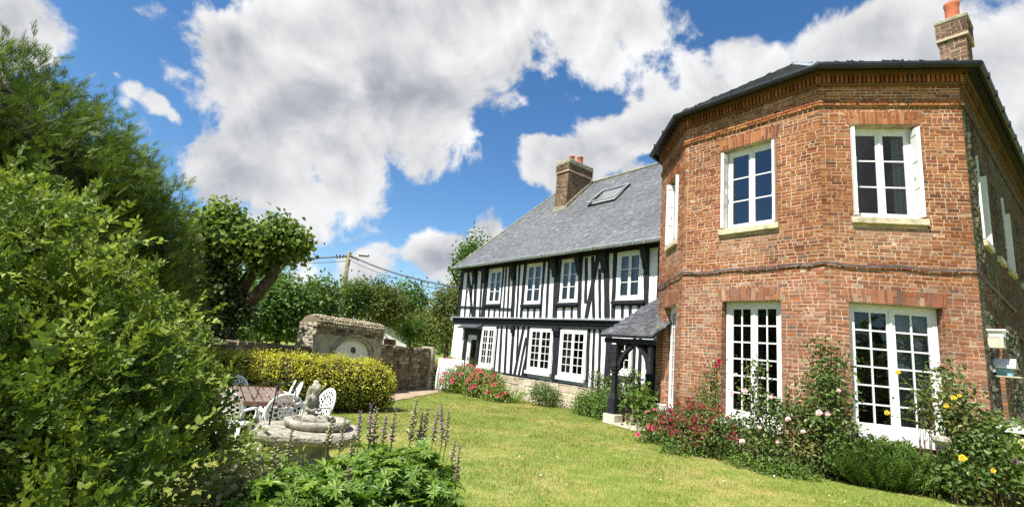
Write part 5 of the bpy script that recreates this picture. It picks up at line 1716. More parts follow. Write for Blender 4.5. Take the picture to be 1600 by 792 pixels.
def scatter(name, t, pos, ydir, zdir, scale, tint, mat, parent=None, org=(0, 0, 0), tint_var=.0):
    """one mesh of many copies of template t: y axis along ydir, z axis near zdir"""
    tv, tf = t
    pos = np.asarray(pos, float) - np.array(org)
    Y = norm(np.asarray(ydir, float)); X = norm(np.cross(Y, np.asarray(zdir, float))); Z = np.cross(X, Y)
    n, m = len(pos), len(tv)
    sc_ = np.asarray(scale, float).reshape(-1, 1, 1) * np.ones((n, 1, 1))
    V = pos[:, None, :] + sc_ * (tv[None, :, 0:1] * X[:, None, :] + tv[None, :, 1:2] * Y[:, None, :] + tv[None, :, 2:3] * Z[:, None, :])
    Fc = (tf[None, :, :] + (np.arange(n) * m)[:, None, None]).reshape(-1, tf.shape[1])
    me = bpy.data.meshes.new(name)
    nf, k = Fc.shape
    me.vertices.add(n * m); me.vertices.foreach_set('co', V.reshape(-1).astype(np.float32))
    me.loops.add(nf * k); me.loops.foreach_set('vertex_index', Fc.reshape(-1).astype(np.int32))
    me.polygons.add(nf); me.polygons.foreach_set('loop_start', np.arange(0, nf * k, k, dtype=np.int32)); me.polygons.foreach_set('loop_total', np.full(nf, k, dtype=np.int32))
    me.update(calc_edges=True)
    a = me.attributes.new('tint', 'FLOAT', 'POINT')
    tt = np.repeat(np.clip(np.asarray(tint, float) * np.ones(n), 0, 1), m)
    if tint_var:
        nl = m // max(1, len(tf) and 1)
        tt = np.clip(tt + NR.normal(0, tint_var, n * m), 0, 1)
    a.data.foreach_set('value', tt.astype(np.float32))
    me.materials.append(mat)
    o = bpy.data.objects.new(name, me)
    COL.objects.link(o)
    if parent: o.parent = parent
    else: o.location = org
    return o

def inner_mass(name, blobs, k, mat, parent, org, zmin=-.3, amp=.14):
    """added dark core that stands for the shade inside a crown: one lumpy body per lobe, k times the lobe's size"""
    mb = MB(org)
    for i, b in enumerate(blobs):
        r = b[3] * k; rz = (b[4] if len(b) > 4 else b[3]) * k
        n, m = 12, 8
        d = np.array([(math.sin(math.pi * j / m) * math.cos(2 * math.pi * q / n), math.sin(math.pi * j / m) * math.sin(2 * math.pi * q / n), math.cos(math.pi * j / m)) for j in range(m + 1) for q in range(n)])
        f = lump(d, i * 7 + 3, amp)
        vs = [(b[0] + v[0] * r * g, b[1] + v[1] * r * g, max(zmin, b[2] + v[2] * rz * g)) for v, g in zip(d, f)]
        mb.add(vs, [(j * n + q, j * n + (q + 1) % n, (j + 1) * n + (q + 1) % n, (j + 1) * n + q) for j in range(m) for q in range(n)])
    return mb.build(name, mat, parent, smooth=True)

def rnd_dirs(n): return norm(NR.normal(size=(n, 3)))

def lump(dirs, seed, amp=.2):
    """smooth bumpy radius factor over directions"""
    g = np.random.default_rng(seed)
    f = np.zeros(len(dirs))
    for k in range(10):
        w = g.normal(size=3) * (2.2 + k * .55); p = g.uniform(0, 6.28)
        f += np.sin(dirs @ w + p) / (1.6 + .35 * k)
    return 1 + amp * f / 2.2

def cloud(blobs, n, shell=(.72, 1.05), amp=.16, zmin=None, flat=None):
    """points with outward normals spread through the outer part of a union of ellipsoids"""
    vol = np.array([(b[3] * (b[4] if len(b) > 4 else b[3])) for b in blobs]); vol = vol / vol.sum()
    P_, Nn, D_ = [], [], []
    for i, b in enumerate(blobs):
        c = np.array(b[:3]); r = np.array([b[3], b[3], b[4] if len(b) > 4 else b[3]])
        m = int(n * vol[i] * 1.3) + 4
        d = rnd_dirs(m)
        k = shell[0] + (shell[1] - shell[0]) * NR.random(m) ** .6
        q = c + d * r * (k * lump(d, i * 7 + 3, amp))[:, None]
        keep = np.ones(m, bool)
        for j, e in enumerate(blobs):
            if j == i: continue
            ce = np.array(e[:3]); re = np.array([e[3], e[3], e[4] if len(e) > 4 else e[3]])
            keep &= np.linalg.norm((q - ce) / re, axis=1) > shell[0] * .86
        if zmin is not None: keep &= q[:, 2] > zmin
        P_.append(q[keep]); Nn.append(norm(d / r)[keep]); D_.append(k[keep])
    P_, Nn, D_ = np.concatenate(P_), np.concatenate(Nn), np.concatenate(D_)
    if len(P_) > n:
        s = NR.permutation(len(P_))[:n]
        P_, Nn, D_ = P_[s], Nn[s], D_[s]
    return P_, Nn, D_

def leaves(name, blobs, n, size, mat, parent=None, org=(0, 0, 0), t=None, shell=(.7, 1.05), amp=.16, per=8, spread=.16, up=.5, zmin=None, tip_light=.5):
    """clumps of leaves: each clump has its own tone, leaves face outward and up"""
    t = t or leaf_t()
    C_, Nn, D_ = cloud(blobs, max(4, n // per), shell, amp, zmin)
    idx = np.repeat(np.arange(len(C_)), per)
    pos = C_[idx] + NR.normal(0, spread, (len(idx), 3))
    nrm = norm(Nn[idx] * .6 + np.array([0, 0, up]) + NR.normal(0, .55, (len(idx), 3)))
    yd = norm(np.cross(nrm, rnd_dirs(len(idx))) + Nn[idx] * .25 - np.array([0, 0, .15]))
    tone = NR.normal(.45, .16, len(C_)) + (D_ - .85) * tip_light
    tint = tone[idx] + NR.normal(0, .10, len(idx))
    if zmin is not None: pos[:, 2] = np.maximum(pos[:, 2], zmin - .05)
    return scatter(name, t, pos, yd, nrm, size * NR.uniform(.65, 1.25, len(idx)), tint, mat, parent, org)

LM = {}
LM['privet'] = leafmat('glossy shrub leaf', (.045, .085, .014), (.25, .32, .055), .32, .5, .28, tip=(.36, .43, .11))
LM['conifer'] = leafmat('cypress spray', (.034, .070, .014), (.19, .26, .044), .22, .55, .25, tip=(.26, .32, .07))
LM['lime'] = leafmat('lime leaf', (.05, .095, .018), (.24, .32, .055), .36, .45, .3, tip=(.28, .34, .06))
LM['ivy'] = leafmat('ivy leaf', (0.029, 0.053, 0.013), (0.084, 0.125, 0.023), .15, .38, .45)
LM['gold'] = leafmat('golden hedge leaf', (.060, .105, .018), (.50, .48, .040), .32, .45, .35, tip=(.58, .55, .08))
LM['tree'] = leafmat('tree leaf', (.045, .095, .018), (.16, .24, .045), .34, .5, .25, patch=(.16, .20, .04))
LM['dark'] = leafmat('dark tree leaf', (.040, .090, .022), (.15, .24, .048), .3, .5, .25)
LM['olive'] = leafmat('olive green leaf', (.07, .10, .022), (.20, .24, .055), .38, .5, .25, patch=(.20, .20, .05))
LM['russet'] = leafmat('russet flushed leaf', (.05, .085, .018), (.17, .20, .04), .35, .5, .25, patch=(.17, .15, .04))
LM['rose'] = leafmat('rose leaf', (.040, .080, .017), (.155, .225, .05), .34, .4, .4, patch=(.19, .19, .05))
LM['peony'] = leafmat('peony leaf', (.07, .12, .020), (.25, .33, .065), .34, .42, .35, patch=(.27, .30, .07))
LM['lupin'] = leafmat('lupin leaf', (.055, .120, .020), (.20, .31, .050), .34, .42, .35)
LM['herb'] = leafmat('herb leaf', (.05, .10, .018), (.17, .26, .05), .34, .5, .3)
LM['stem'] = leafmat('green stem', (0.148, 0.196, 0.039), (0.412, 0.371, 0.096), .15, .6, .2)
LM['varieg'] = leafmat('variegated leaf', (.12, .14, .04), (.50, .46, .20), .3, .5, .3)
LM['petal_pink'] = leafmat('pink petal', (.55, .05, .13), (.85, .32, .40), .35, .6, .2)
LM['petal_red'] = leafmat('deep rose petal', (.30, .018, .05), (.55, .09, .14), .3, .6, .2)
LM['petal_blush'] = leafmat('blush petal', (.70, .45, .42), (.85, .72, .70), .35, .6, .2)
LM['petal_yellow'] = leafmat('yellow petal', (.75, .48, .02), (.85, .70, .12), .35, .6, .2)
LM['petal_purple'] = leafmat('lupin floret', (.20, .06, .24), (.48, .28, .50), .3, .6, .2)
LM['pod'] = leafmat('lupin seed pod', (.24, .19, .11), (.46, .44, .30), .2, .7, .15)
LM['thatch'] = pmat('dark shade core', (.045, .042, .022), .95, .05, .5, 14, 1.0, 40)  # dark filler colour for the shade between the leaves
LM['twig'] = pmat('twig', (.11, .075, .04), .9, .1, .3, 20)

def flower_mesh(name, mat, petals=14, cup=.6):
    t = leaf_t(.95, .12, -.15)
    it = []
    for k in range(petals):
        ring = k / petals
        it.append(((0, 0, .06 * ring), k * 2.4, .15 + 1.15 * ring * cup, 0, .55 - .22 * ring))
    tv, tf = compose(t, it)
    me = bpy.data.meshes.new(name)
    me.from_pydata([tuple(v) for v in tv], [], [tuple(f) for f in tf])
    a = me.attributes.new('tint', 'FLOAT', 'POINT')
    a.data.foreach_set('value', np.repeat(NR.uniform(.1, 1, petals), 6).astype(np.float32))
    me.materials.append(mat)
    me.update()
    return me

def put_flowers(parent, org, mesh, pts, nrms, sizes, name='flower'):
    for p, n, s in zip(pts, nrms, sizes):
        o = bpy.data.objects.new(name, mesh)
        COL.objects.link(o)
        o.parent = parent
        o.location = Vector(p) - Vector(org)
        q = Vector(n).to_track_quat('Z', 'Y'); o.rotation_mode = 'QUATERNION'; o.rotation_quaternion = q
        o.scale = (s, s, s)

# -- the big cypress at the left edge
def conifer():
    c = Vector((-9.6, 7.6, gz(-9.6, 7.6)))
    root = thing('cypress_tree', 'huge rounded feathery evergreen filling the left edge behind the leafy shrub', 'tree', c)
    m = MB(c); m.tube([c + Vector((0, 0, -.1)), c + Vector((.05, 0, 2)), c + Vector((0, .1, 4.2))], [.28, .2, .06], 8); m.build('trunk', M['bark'], root, smooth=True)
    # feathery spray: axis with side shoots
    sh = np.array([(-.05, 0, 0), (.05, 0, 0), (.085, .45, .0), (0, 1, -.06), (-.085, .45, 0)]); sf = np.array([(0, 1, 2, 4), (4, 2, 3, 3)])
    sh = np.array([(-.04, 0, 0), (.04, 0, 0), (.035, .75, -.02), (-.035, .75, -.02)]); sf = np.array([(0, 1, 2, 3)])
    it = [((0, 0, 0), 0, 0, 0, 1.0)]
    for k in range(7):
        y = .08 + k * .125
        for s in (-1, 1): it.append(((0, y, 0), -s * (.60 + .05 * k), .15, 0, .50 - .05 * k))
    t = compose((sh * np.array([.72, 1.1, 1]), sf), it)
    blobs = [(c.x, c.y, 2.2, 3.5, 3.5), (c.x - .6, c.y - 1.0, 2.6, 2.9, 3.05), (c.x + 1.1, c.y + 1.1, 1.7, 2.7, 3.0), (c.x - 2.4, c.y - 1.0, 2.3, 2.8, 3.1)]
    C_, Nn, D_ = cloud(blobs, 4300, (.84, 1.02), .13, .1)
    per = 24
    idx = np.repeat(np.arange(len(C_)), per)
    ax = norm(Nn * .9 + np.array([0, 0, .30]) + NR.normal(0, .34, C_.shape))
    pos = C_[idx] + ax[idx] * NR.uniform(-.36, .20, (len(idx), 1)) + NR.normal(0, .08, (len(idx), 3))
    yd = norm(ax[idx] + NR.normal(0, .42, (len(idx), 3)))
    zd = norm(np.array([0, 0, 1.]) + NR.normal(0, .5, (len(idx), 3)))
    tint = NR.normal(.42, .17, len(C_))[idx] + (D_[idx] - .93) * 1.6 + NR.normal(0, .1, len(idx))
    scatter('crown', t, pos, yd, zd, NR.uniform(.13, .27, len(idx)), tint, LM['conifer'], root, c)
    inner_mass('shade_core', blobs, .84, LM['thatch'], root, c, 0)  # added dark core, deepens the gaps between the sprays
    # dead shade inside the crown
    m = MB(c)
    for k in range(60):
        a = R.uniform(0, 6.28); z = R.uniform(.4, 4)
        r = 2.6 * math.sqrt(max(.05, 1 - ((z - 2.1) / 3.2) ** 2))
        m.tube([c + Vector((0, 0, z * .8)), c + Vector((math.cos(a) * r, math.sin(a) * r, z))], [.05, .012], 4)
    m.build('branches', M['bark'], root)
conifer()

# -- the leafy shrub in front of it
def shrub():
    B = [(10, 490, 3.75, .50), (105, 545, 3.7, .43), (200, 590, 3.95, .35), (262, 630, 4.35, .25), (40, 650, 3.3, .48), (155, 700, 3.35, .38), (240, 735, 3.6, .28), (80, 785, 3.0, .34), (-10, 375, 4.0, .34),
         (-100, 460, 3.7, .6), (160, 485, 4.3, .26), (275, 575, 4.7, .22), (80, 455, 4.1, .27), (308, 640, 4.6, .14), (-70, 330, 4.2, .28), (-110, 710, 3.2, .6), (225, 650, 4.0, .32), (130, 625, 3.6, .42), (300, 695, 4.4, .16), (215, 520, 4.4, .2)]
    bl = []
    for x, y, d, r in B:
        q = at(x, y, d); bl.append((q.x, q.y, q.z, r, r))
    for x, y, r in ((-2.9, 2.5, .6), (-2.5, 2.8, .5), (-3.2, 3.2, .7), (-2.4, 3.5, .36)): bl.append((x, y, .35, r, .6))
    c = Vector((-2.9, 2.7, 0))
    root = thing('garden_shrub', 'big leafy shrub with small glossy light green leaves filling the lower left corner', 'shrub', c)
    lt = leaf_t(.56, .07, .12)
    def twig(n, rs):
        g = random.Random(rs); it = []
        for k in range(n):
            y = .12 + .88 * k / n
            for s in (-1, 1):
                it.append(((0, y + g.uniform(-.05, .05), g.uniform(-.03, .05)), -s * g.uniform(.3, 1.5), g.uniform(-.35, 1.0), s * g.uniform(-.9, .7), g.uniform(.20, .36) * (1 - .3 * (k / n) ** 3)))
        it.append(((0, 1, .02), 0, .3, 0, .2))
        it.append(((0, .95, .02), 1.2, .8, 0, .22))
        it.append(((0, .9, .02), -1.4, .9, 0, .22))
        stem = (np.array([(-.012, 0, 0), (.012, 0, 0), (.005, 1, 0), (-.005, 1, 0)]), np.array([(0, 1, 2, 3)]))
        a = compose(lt, it)
        return np.concatenate([a[0], stem[0]]), np.concatenate([a[1], stem[1] + len(a[0])])
    tips = [(0, 245, 4.0), (60, 300, 4.0), (180, 385, 4.1), (225, 460, 4.2), (255, 495, 4.3), (300, 510, 4.6), (335, 580, 4.6), (345, 632, 4.6), (360, 650, 4.7), (110, 395, 4.0), (255, 600, 3.6), (100, 745, 2.9), (70, 720, 2.95), (215, 640, 3.4), (285, 668, 3.9), (145, 360, 4.2), (20, 270, 3.9)]
    TP_, TY_ = [], []
    for x, y, d in tips:
        e = np.array(at(x, y, d)); b = np.array(c) * .35 + np.array([e[0], e[1], e[2] - .6]) * .65
        ydir = norm((e - b)[None, :])[0] + NR.normal(0, .12, 3)
        for j in range(4):
            TP_.append(e - ydir * .15 * (j + .8) + NR.normal(0, .03, 3)); TY_.append(ydir + NR.normal(0, .25, 3))
    TP_, TY_ = np.array(TP_), norm(np.array(TY_))
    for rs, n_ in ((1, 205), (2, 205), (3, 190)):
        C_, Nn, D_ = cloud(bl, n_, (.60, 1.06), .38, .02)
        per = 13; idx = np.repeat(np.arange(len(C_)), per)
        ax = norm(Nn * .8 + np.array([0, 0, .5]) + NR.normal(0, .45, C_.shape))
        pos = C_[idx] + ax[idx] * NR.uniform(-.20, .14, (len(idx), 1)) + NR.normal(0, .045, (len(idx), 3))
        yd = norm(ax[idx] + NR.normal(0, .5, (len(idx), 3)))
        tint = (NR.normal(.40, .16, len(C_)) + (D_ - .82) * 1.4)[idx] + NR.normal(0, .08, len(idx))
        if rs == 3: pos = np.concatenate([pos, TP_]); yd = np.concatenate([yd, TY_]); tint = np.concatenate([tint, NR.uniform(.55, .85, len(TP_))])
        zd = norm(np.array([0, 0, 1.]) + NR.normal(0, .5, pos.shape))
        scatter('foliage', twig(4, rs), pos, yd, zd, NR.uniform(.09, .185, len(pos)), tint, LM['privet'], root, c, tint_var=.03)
    m = MB(c)
    for b in bl[:16]:
        e = Vector(b[:3]); m.tube([Vector((c.x + R.uniform(-.3, .3), c.y + R.uniform(-.3, .3), 0)), Vector((c.x, c.y, .5)).lerp(e, .5), e], [.035, .025, .01], 5)
    m.build('branches', M['bark'], root)
shrub()

def limb(m, pts, r0, r1):
    n = len(pts); m.tube(pts, [r0 + (r1 - r0) * i / (n - 1) for i in range(n)], 9)

# -- the pollarded lime
def pollard():
    K_ = 1.2
    def at(x, y, d, _at=globals()['at']): return _at(x, y, d * K_)
    b = at(343, 532, 13.2); base = Vector((b.x, b.y, gz(b.x, b.y)))
    D0 = 13.2
    root = thing('pollarded_tree', 'pollarded lime with an ivy-clad leaning trunk and knuckled limbs ending in leafy heads', 'tree', base)
    m = MB(base)
    fork = at(362, 470, D0)
    limb(m, [base + Vector((-.1, 0, -.1)), at(347, 540, D0), at(352, 505, D0), fork], .36, .27)
    limb(m, [at(356, 490, D0), at(345, 440, D0), at(335, 400, D0), at(338, 365, D0)], .26, .14)
    limb(m, [at(362, 480, D0), at(385, 440, D0 - .2), at(402, 415, D0 - .3), at(410, 392, D0 - .3)], .20, .13)
    limb(m, [at(366, 492, D0), at(400, 462, D0 - .5), at(425, 432, D0 - .6), at(434, 405, D0 - .6)], .19, .13)
    limb(m, [at(350, 480, D0), at(318, 440, D0 + .3), at(300, 415, D0 + .4)], .2, .12)
    m.build('trunk', M['bark'], root, smooth=True)
    def bl(L): return [(*at(x, y, d), r * K_, r * .9 * K_) for x, y, d, r in L]
    heads = [(345, 370, 13.1, .72), (322, 365, 13.3, .55), (372, 385, 12.9, .55), (350, 345, 13.2, .42), (400, 398, 12.8, .5), (425, 378, 12.6, .6), (452, 388, 12.5, .46), (440, 368, 12.7, .4), (470, 382, 12.4, .24), (300, 400, 13.5, .5), (288, 440, 13.6, .4), (325, 420, 13.3, .5), (416, 408, 12.6, .35)]
    heads = [(x, y - 4, d, r * .84) for x, y, d, r in heads]
    leaves('crown', bl(heads), 8600, .135, LM['lime'], root, base, leaf_t(.85, .08, .16), (.45, 1.08), .2, per=7, spread=.15, up=.35)
    ivy = [(340, 455, 13.0, .42), (350, 490, 13.0, .40), (330, 430, 13.1, .36), (372, 478, 12.9, .28), (345, 515, 13.0, .30), (318, 460, 13.3, .35), (360, 440, 13.0, .28), (385, 495, 12.9, .2)]
    leaves('ivy', [(b_[0], b_[1], b_[2], b_[3] * .82, b_[4] * .9) for b_ in bl(ivy)], 3600, .11, LM['ivy'], root, base, leaf_t(.9, .05, .1), (.55, 1.08), .2, per=6, spread=.11, up=.3)
pollard()

# -- golden hedge
def hedge():
    a = Vector((-6.9, 10.65)); b = Vector((-3.55, 13.75))
    c = Vector(((a.x + b.x) / 2, (a.y + b.y) / 2, -.2))
    root = thing('golden_hedge', 'clipped golden-leaved hedge, yellow on top and dark green below, behind the garden chairs', 'hedge', c)
    bl = []
    n = 10
    for k in range(n + 1):
        t = k / n; x, y = a.x + (b.x - a.x) * t, a.y + (b.y - a.y) * t
        g = gz(x, y)
        bl.append((x + R.uniform(-.05, .05), y, g + .72, .66, .62 + R.uniform(-.04, .03))); bl.append((x + R.uniform(-.1, .1), y, g + .40, .62, .48))
    C_, Nn, D_ = cloud(bl, 9000, (.86, 1.03), .09, -.2)
    per = 7; idx = np.repeat(np.arange(len(C_)), per)
    pos = C_[idx] + NR.normal(0, .055, (len(idx), 3))
    g = np.array([gz(p[0], p[1]) for p in C_])
    hgt = np.clip((C_[:, 2] - g - .45) / .75, 0, 1)
    # new growth at the top and outside is yellow, the older leaves lower down are green
    tint = (np.where(NR.random(len(C_)) < .22 + 1.5 * hgt, .80, .16) + NR.normal(0, .12, len(C_)))[idx] + NR.normal(0, .1, len(idx))
    nrm = norm(Nn[idx] * .7 + np.array([0, 0, .5]) + NR.normal(0, .5, (len(idx), 3)))
    yd = norm(np.cross(nrm, rnd_dirs(len(idx))) + Nn[idx] * .5)
    scatter('foliage', leaf_t(.6, .08, .08), pos, yd, nrm, NR.uniform(.036, .062, len(idx)), tint, LM['gold'], root, c)
    inner_mass('shade_core', bl, .86, LM['thatch'], root, c, -.25, .06)  # added dark core, gives the hedge its deep shade
    m = MB(c)
    for k in range(26):
        t = (k + .5) / 26; x, y = a.x + (b.x - a.x) * t, a.y + (b.y - a.y) * t
        for j in range(3): m.tube([Vector((x, y, gz(x, y) - .05)), Vector((x + R.uniform(-.3, .3), y + R.uniform(-.3, .3), gz(x, y) + .8))], [.02, .008], 4)
    m.build('branches', M['bark'], root)
hedge()

# -- trees beyond the wall
def tree(label, px, pw, ptop, pbot, d, mat, n, size, trunk=.18, name='garden_tree', extra=(), per=8, base_z=-.4, squash=1.0, group=None):
    """crown given by the bearing of its middle, its half width, its top and its foot, d metres away"""
    mid = at(px, (ptop + pbot) / 2, d); tp = at(px, ptop, d); bt = at(px, pbot, d)
    base = Vector((mid.x, mid.y, base_z))
    root = thing(name, label, 'tree', base, group)
    h = (tp.z - bt.z) / 2
    w = pw / F_PX * d * .93
    m = MB(base); m.tube([base + Vector((0, 0, -.2)), Vector((mid.x + .1, mid.y, (bt.z + base_z) / 2)), mid], [trunk, trunk * .8, trunk * .3], 8)
    for k in range(7):
        a = R.uniform(0, 6.28); q = Vector((mid.x + math.cos(a) * w * .6, mid.y + math.sin(a) * w * .6, mid.z + R.uniform(-.3, .6) * h))
        m.tube([Vector((mid.x, mid.y, bt.z + .2 * h)), q], [trunk * .4, .02], 5)
    m.build('trunk', M['bark'], root, smooth=True)
    bl = [(mid.x, mid.y, mid.z, w * .78, h * .85)]
    for k in range(9):
        a = k * 2.4 + R.uniform(-.3, .3); f = R.uniform(.40, .66); zz = R.uniform(-.55, .62)
        bl.append((mid.x + math.cos(a) * w * f, mid.y + math.sin(a) * w * f, mid.z + zz * h, w * R.uniform(.32, .5), h * R.uniform(.25, .42)))
    for e in extra: 
        q = at(e[0], e[1], d + (e[3] if len(e) > 3 else 0)); bl.append((q.x, q.y, q.z, e[2] / F_PX * d, e[2] / F_PX * d))
    leaves('crown', bl, n, size, mat, root, base, diamond_t(.7, .12), (.5, 1.08), .24, per=per, spread=size * 1.5, up=.45)
    return root
def fine_tree(label, px, pw, ptop, pbot, d, mat, n, size, **k): return tree(label, px, pw, ptop, pbot, d, mat, n, size, **k)
G_ = 'trees beyond the garden wall'
tree('large-leaved dark tree just left of the stone gateway, behind the low wall', 440, 52, 436, 540, 20.5, LM['dark'], 6500, .17, group=G_)
tree('narrow upright bright tree between the dark tree and the utility pole', 500, 26, 432, 520, 21.5, LM['tree'], 3800, .15, group=G_)
tree('small clipped tree on a stem right of the utility pole', 551, 20, 436, 505, 27, LM['tree'], 2600, .15, group=G_)
tree('clipped tree with a flat russet-tinged top behind the stone gateway', 596, 42, 441, 512, 28, LM['russet'], 5600, .16, group=G_)
tree('tallest rounded tree behind the clipped russet-topped one', 632, 40, 434, 530, 42, LM['dark'], 5600, .28, trunk=.3, group=G_)
tree('small bright orchard tree above the rubble wall right of the shed', 642, 22, 496, 532, 30, LM['tree'], 2200, .13, trunk=.08, group=G_)
tree('pale green bushy tree behind the small orchard tree', 668, 30, 482, 540, 40, LM['olive'], 4200, .2, group=G_)
tree('tall olive green tree close to the end of the timbered house', 702, 34, 438, 545, 31, LM['olive'], 7000, .15, group=G_)
tree('tall feathery dark tree rising above the far end of the slate roof', 738, 34, 360, 520, 44, LM['dark'], 9500, .28, trunk=.3, group=G_)
tree('bushy dark green tree behind the pollarded lime', 385, 50, 440, 530, 30, LM['dark'], 5200, .26, group=G_)
tree('leafy tree filling the gap between the huge evergreen and the pollarded lime', 292, 40, 430, 545, 22, LM['tree'], 4200, .2, group=G_)
tree('distant pale tree seen through the fork of the pollarded lime', 400, 60, 410, 520, 60, LM['olive'], 4200, .45, trunk=.3, group=G_)
# far wood closing the view
def far_wood():
    bl = []
    for k in range(46):
        az = -62 + k * 1.5; d = R.uniform(95, 125); r = R.uniform(4.5, 7)
        bl.append((math.sin(rad(az)) * d, math.cos(rad(az)) * d, R.uniform(1.0, 2.6), r, r * .75))
    for k in range(34):
        az = 75 + k * 7; d = R.uniform(38, 55); r = R.uniform(3.5, 5.5)
        bl.append((math.sin(rad(az)) * d, math.cos(rad(az)) * d, R.uniform(1.5, 3.2), r, r * 1.1))
    o = leaves('far_wood', bl, 40000, .9, LM['tree'], None, (0, 0, 0), diamond_t(.8, .1), (.6, 1.05), .2, per=6, spread=.8, zmin=-.3)
    tag(o, 'far-off belt of trees', 'wood', kind='stuff')
far_wood()

# -- beds along the houses
def bush(name, label, cat, blobs, n, size, mat, group=None, per=6, t=None, spread=None, shell=(.55, 1.06), foliage='foliage', **kw):
    c = Vector((sum(b[0] for b in blobs) / len(blobs), sum(b[1] for b in blobs) / len(blobs), 0)); c.z = gz(c.x, c.y)
    root = thing(name, label, cat, c, group)
    leaves(foliage, blobs, n, size, mat, root, c, t or leaf_t(.55, .1, .12), shell, .22, per=per, spread=spread or size * 1.3, zmin=c.z + .01, **kw)
    m = MB(c)
    for b in blobs:
        for k in range(4): m.tube([Vector((b[0] + R.uniform(-.1, .1), b[1] + R.uniform(-.1, .1), c.z - .03)), Vector((b[0] + R.uniform(-.5, .5) * b[3], b[1] + R.uniform(-.5, .5) * b[3], b[2] + b[3] * .3))], [.012, .006], 4)
    m.build('stems', LM['twig'], root)
    return root, c

def fl_points(blobs, n, top=.0, face=None):
    P_, Nn, D_ = cloud(blobs, n * 8, (.98, 1.06), .18)
    k = Nn[:, 2] > top
    if face is not None: k &= (Nn @ np.array(face)) > 0
    P_, Nn = P_[k], Nn[k]
    s = NR.permutation(len(P_))[:n]
    return P_[s], norm(Nn[s] + NR.normal(0, .3, Nn[s].shape) + np.array([0, 0, .3]))

FM = {k: flower_mesh(k, LM[m_], p, c_) for k, m_, p, c_ in (('pink_flower', 'petal_pink', 18, .8), ('deep_rose_flower', 'petal_red', 10, .8), ('blush_flower', 'petal_blush', 18, .75), ('yellow_flower', 'petal_yellow', 18, .8))}
def cluster_mesh(name, mat, n=8):
    f = compose(leaf_t(.95, .12, -.15), [((0, 0, .03 * k / 8), k * 2.4, .2 + .9 * k / 8, 0, .5 - .2 * k / 8) for k in range(8)])
    tv, tf = compose(f, [((R.uniform(-.6, .6), R.uniform(-.6, .6), R.uniform(-.1, .35)), R.uniform(0, 6), R.uniform(-.5, .5), R.uniform(-.5, .5), R.uniform(.28, .5)) for _ in range(n)])
    me = bpy.data.meshes.new(name); me.from_pydata([tuple(v) for v in tv], [], [tuple(q) for q in tf])
    a = me.attributes.new('tint', 'FLOAT', 'POINT'); a.data.foreach_set('value', np.repeat(NR.uniform(0, 1, n * 8), 6).astype(np.float32))
    me.materials.append(mat); me.update()
    return me
FM['rose_cluster'] = cluster_mesh('rose_cluster', LM['petal_red'])
CAMV = np.array([0, -1., .3])
def peonies():
    lab = ['sprawling pink peony bush nearest the garden door of the timbered house', 'pink peony bush in the middle of the bed under the studs', 'low pink peony bush just left of the strap-leaved clump', 'small pink peony plant in front of the strap-leaved clump']
    spec = [[(2.6, 1.7, .42, .55), (3.3, 1.5, .62, .6), (2.0, 2.0, .25, .42), (3.0, 2.3, .25, .5)], [(4.2, 1.4, .48, .6), (4.9, 1.5, .42, .55), (4.4, 2.1, .2, .5)], [(5.7, 1.3, .38, .52), (6.3, 1.2, .32, .42), (5.8, 1.8, .15, .42)], [(7.1, 1.75, .1, .34), (7.6, 1.8, .05, .3)]]
    for l_, sp, nf in zip(lab, spec, (62, 42, 36, 14)):
        bl = []
        for u, d, z, r in sp:
            q = HF.p(u, d, z + .16); bl.append((q.x, q.y, q.z + gz(q.x, q.y), r * 1.1, r))
        root, c = bush('peony_bush', l_, 'bush', bl, 4600 if len(sp) > 2 else 1300, .085, LM['peony'], 'peony bushes along the timbered house', per=6)
        p, n = fl_points(bl, nf, .1, CAMV)
        put_flowers(root, c, FM['pink_flower'], p, n, NR.uniform(.12, .23, len(p)))
peonies()

def arch_t(w=.05, seg=5, bend=.9):
    vs, fs = [], []
    for k in range(seg + 1):
        t = k / seg; ww = w * (1 - t ** 2.2) + .002
        y = math.sin(t * bend * 1.2) * .75; z = t * .95 - bend * .5 * t ** 2.4
        vs += [(-ww / 2, y, z), (ww / 2, y, z)]
    for k in range(seg): fs.append((2 * k, 2 * k + 1, 2 * k + 3, 2 * k + 2))
    return np.array(vs), np.array(fs)

def strap_clump(label, u, d, n, h, mat, w=.05, name='daylily_clump', pos=None, spread=.12, cat='plant', lean=.5):
    q = HF.p(u, d, 0) if pos is None else Vector(pos)
    c = Vector((q.x, q.y, gz(q.x, q.y)))
    root = thing(name, label, cat, c)
    a = NR.uniform(0, 6.28, n); r = np.sqrt(NR.random(n)) * spread
    P_ = np.stack([c.x + np.cos(a) * r, c.y + np.sin(a) * r, np.full(n, c.z - .02)], 1)
    b = a + NR.normal(0, .5, n)
    Y = np.stack([np.cos(b), np.sin(b), NR.normal(0, .1, n)], 1)
    scatter('foliage', arch_t(w, 5, .9), P_, Y, np.tile([0, 0, 1.], (n, 1)) + NR.normal(0, lean * .3, (n, 3)), h * NR.uniform(.6, 1.15, n), NR.uniform(.2, .9, n), mat, root, c)
    return root
strap_clump('strap-leaved daylily clump at the right end of the peony bed', 7.5, 1.25, 90, .95, LM['lupin'], .05, spread=.3)
strap_clump('green strap-leaved clump at the left end of the peony bed by the gravel path', 1.2, 1.9, 60, .6, LM['lupin'], .045, spread=.22)

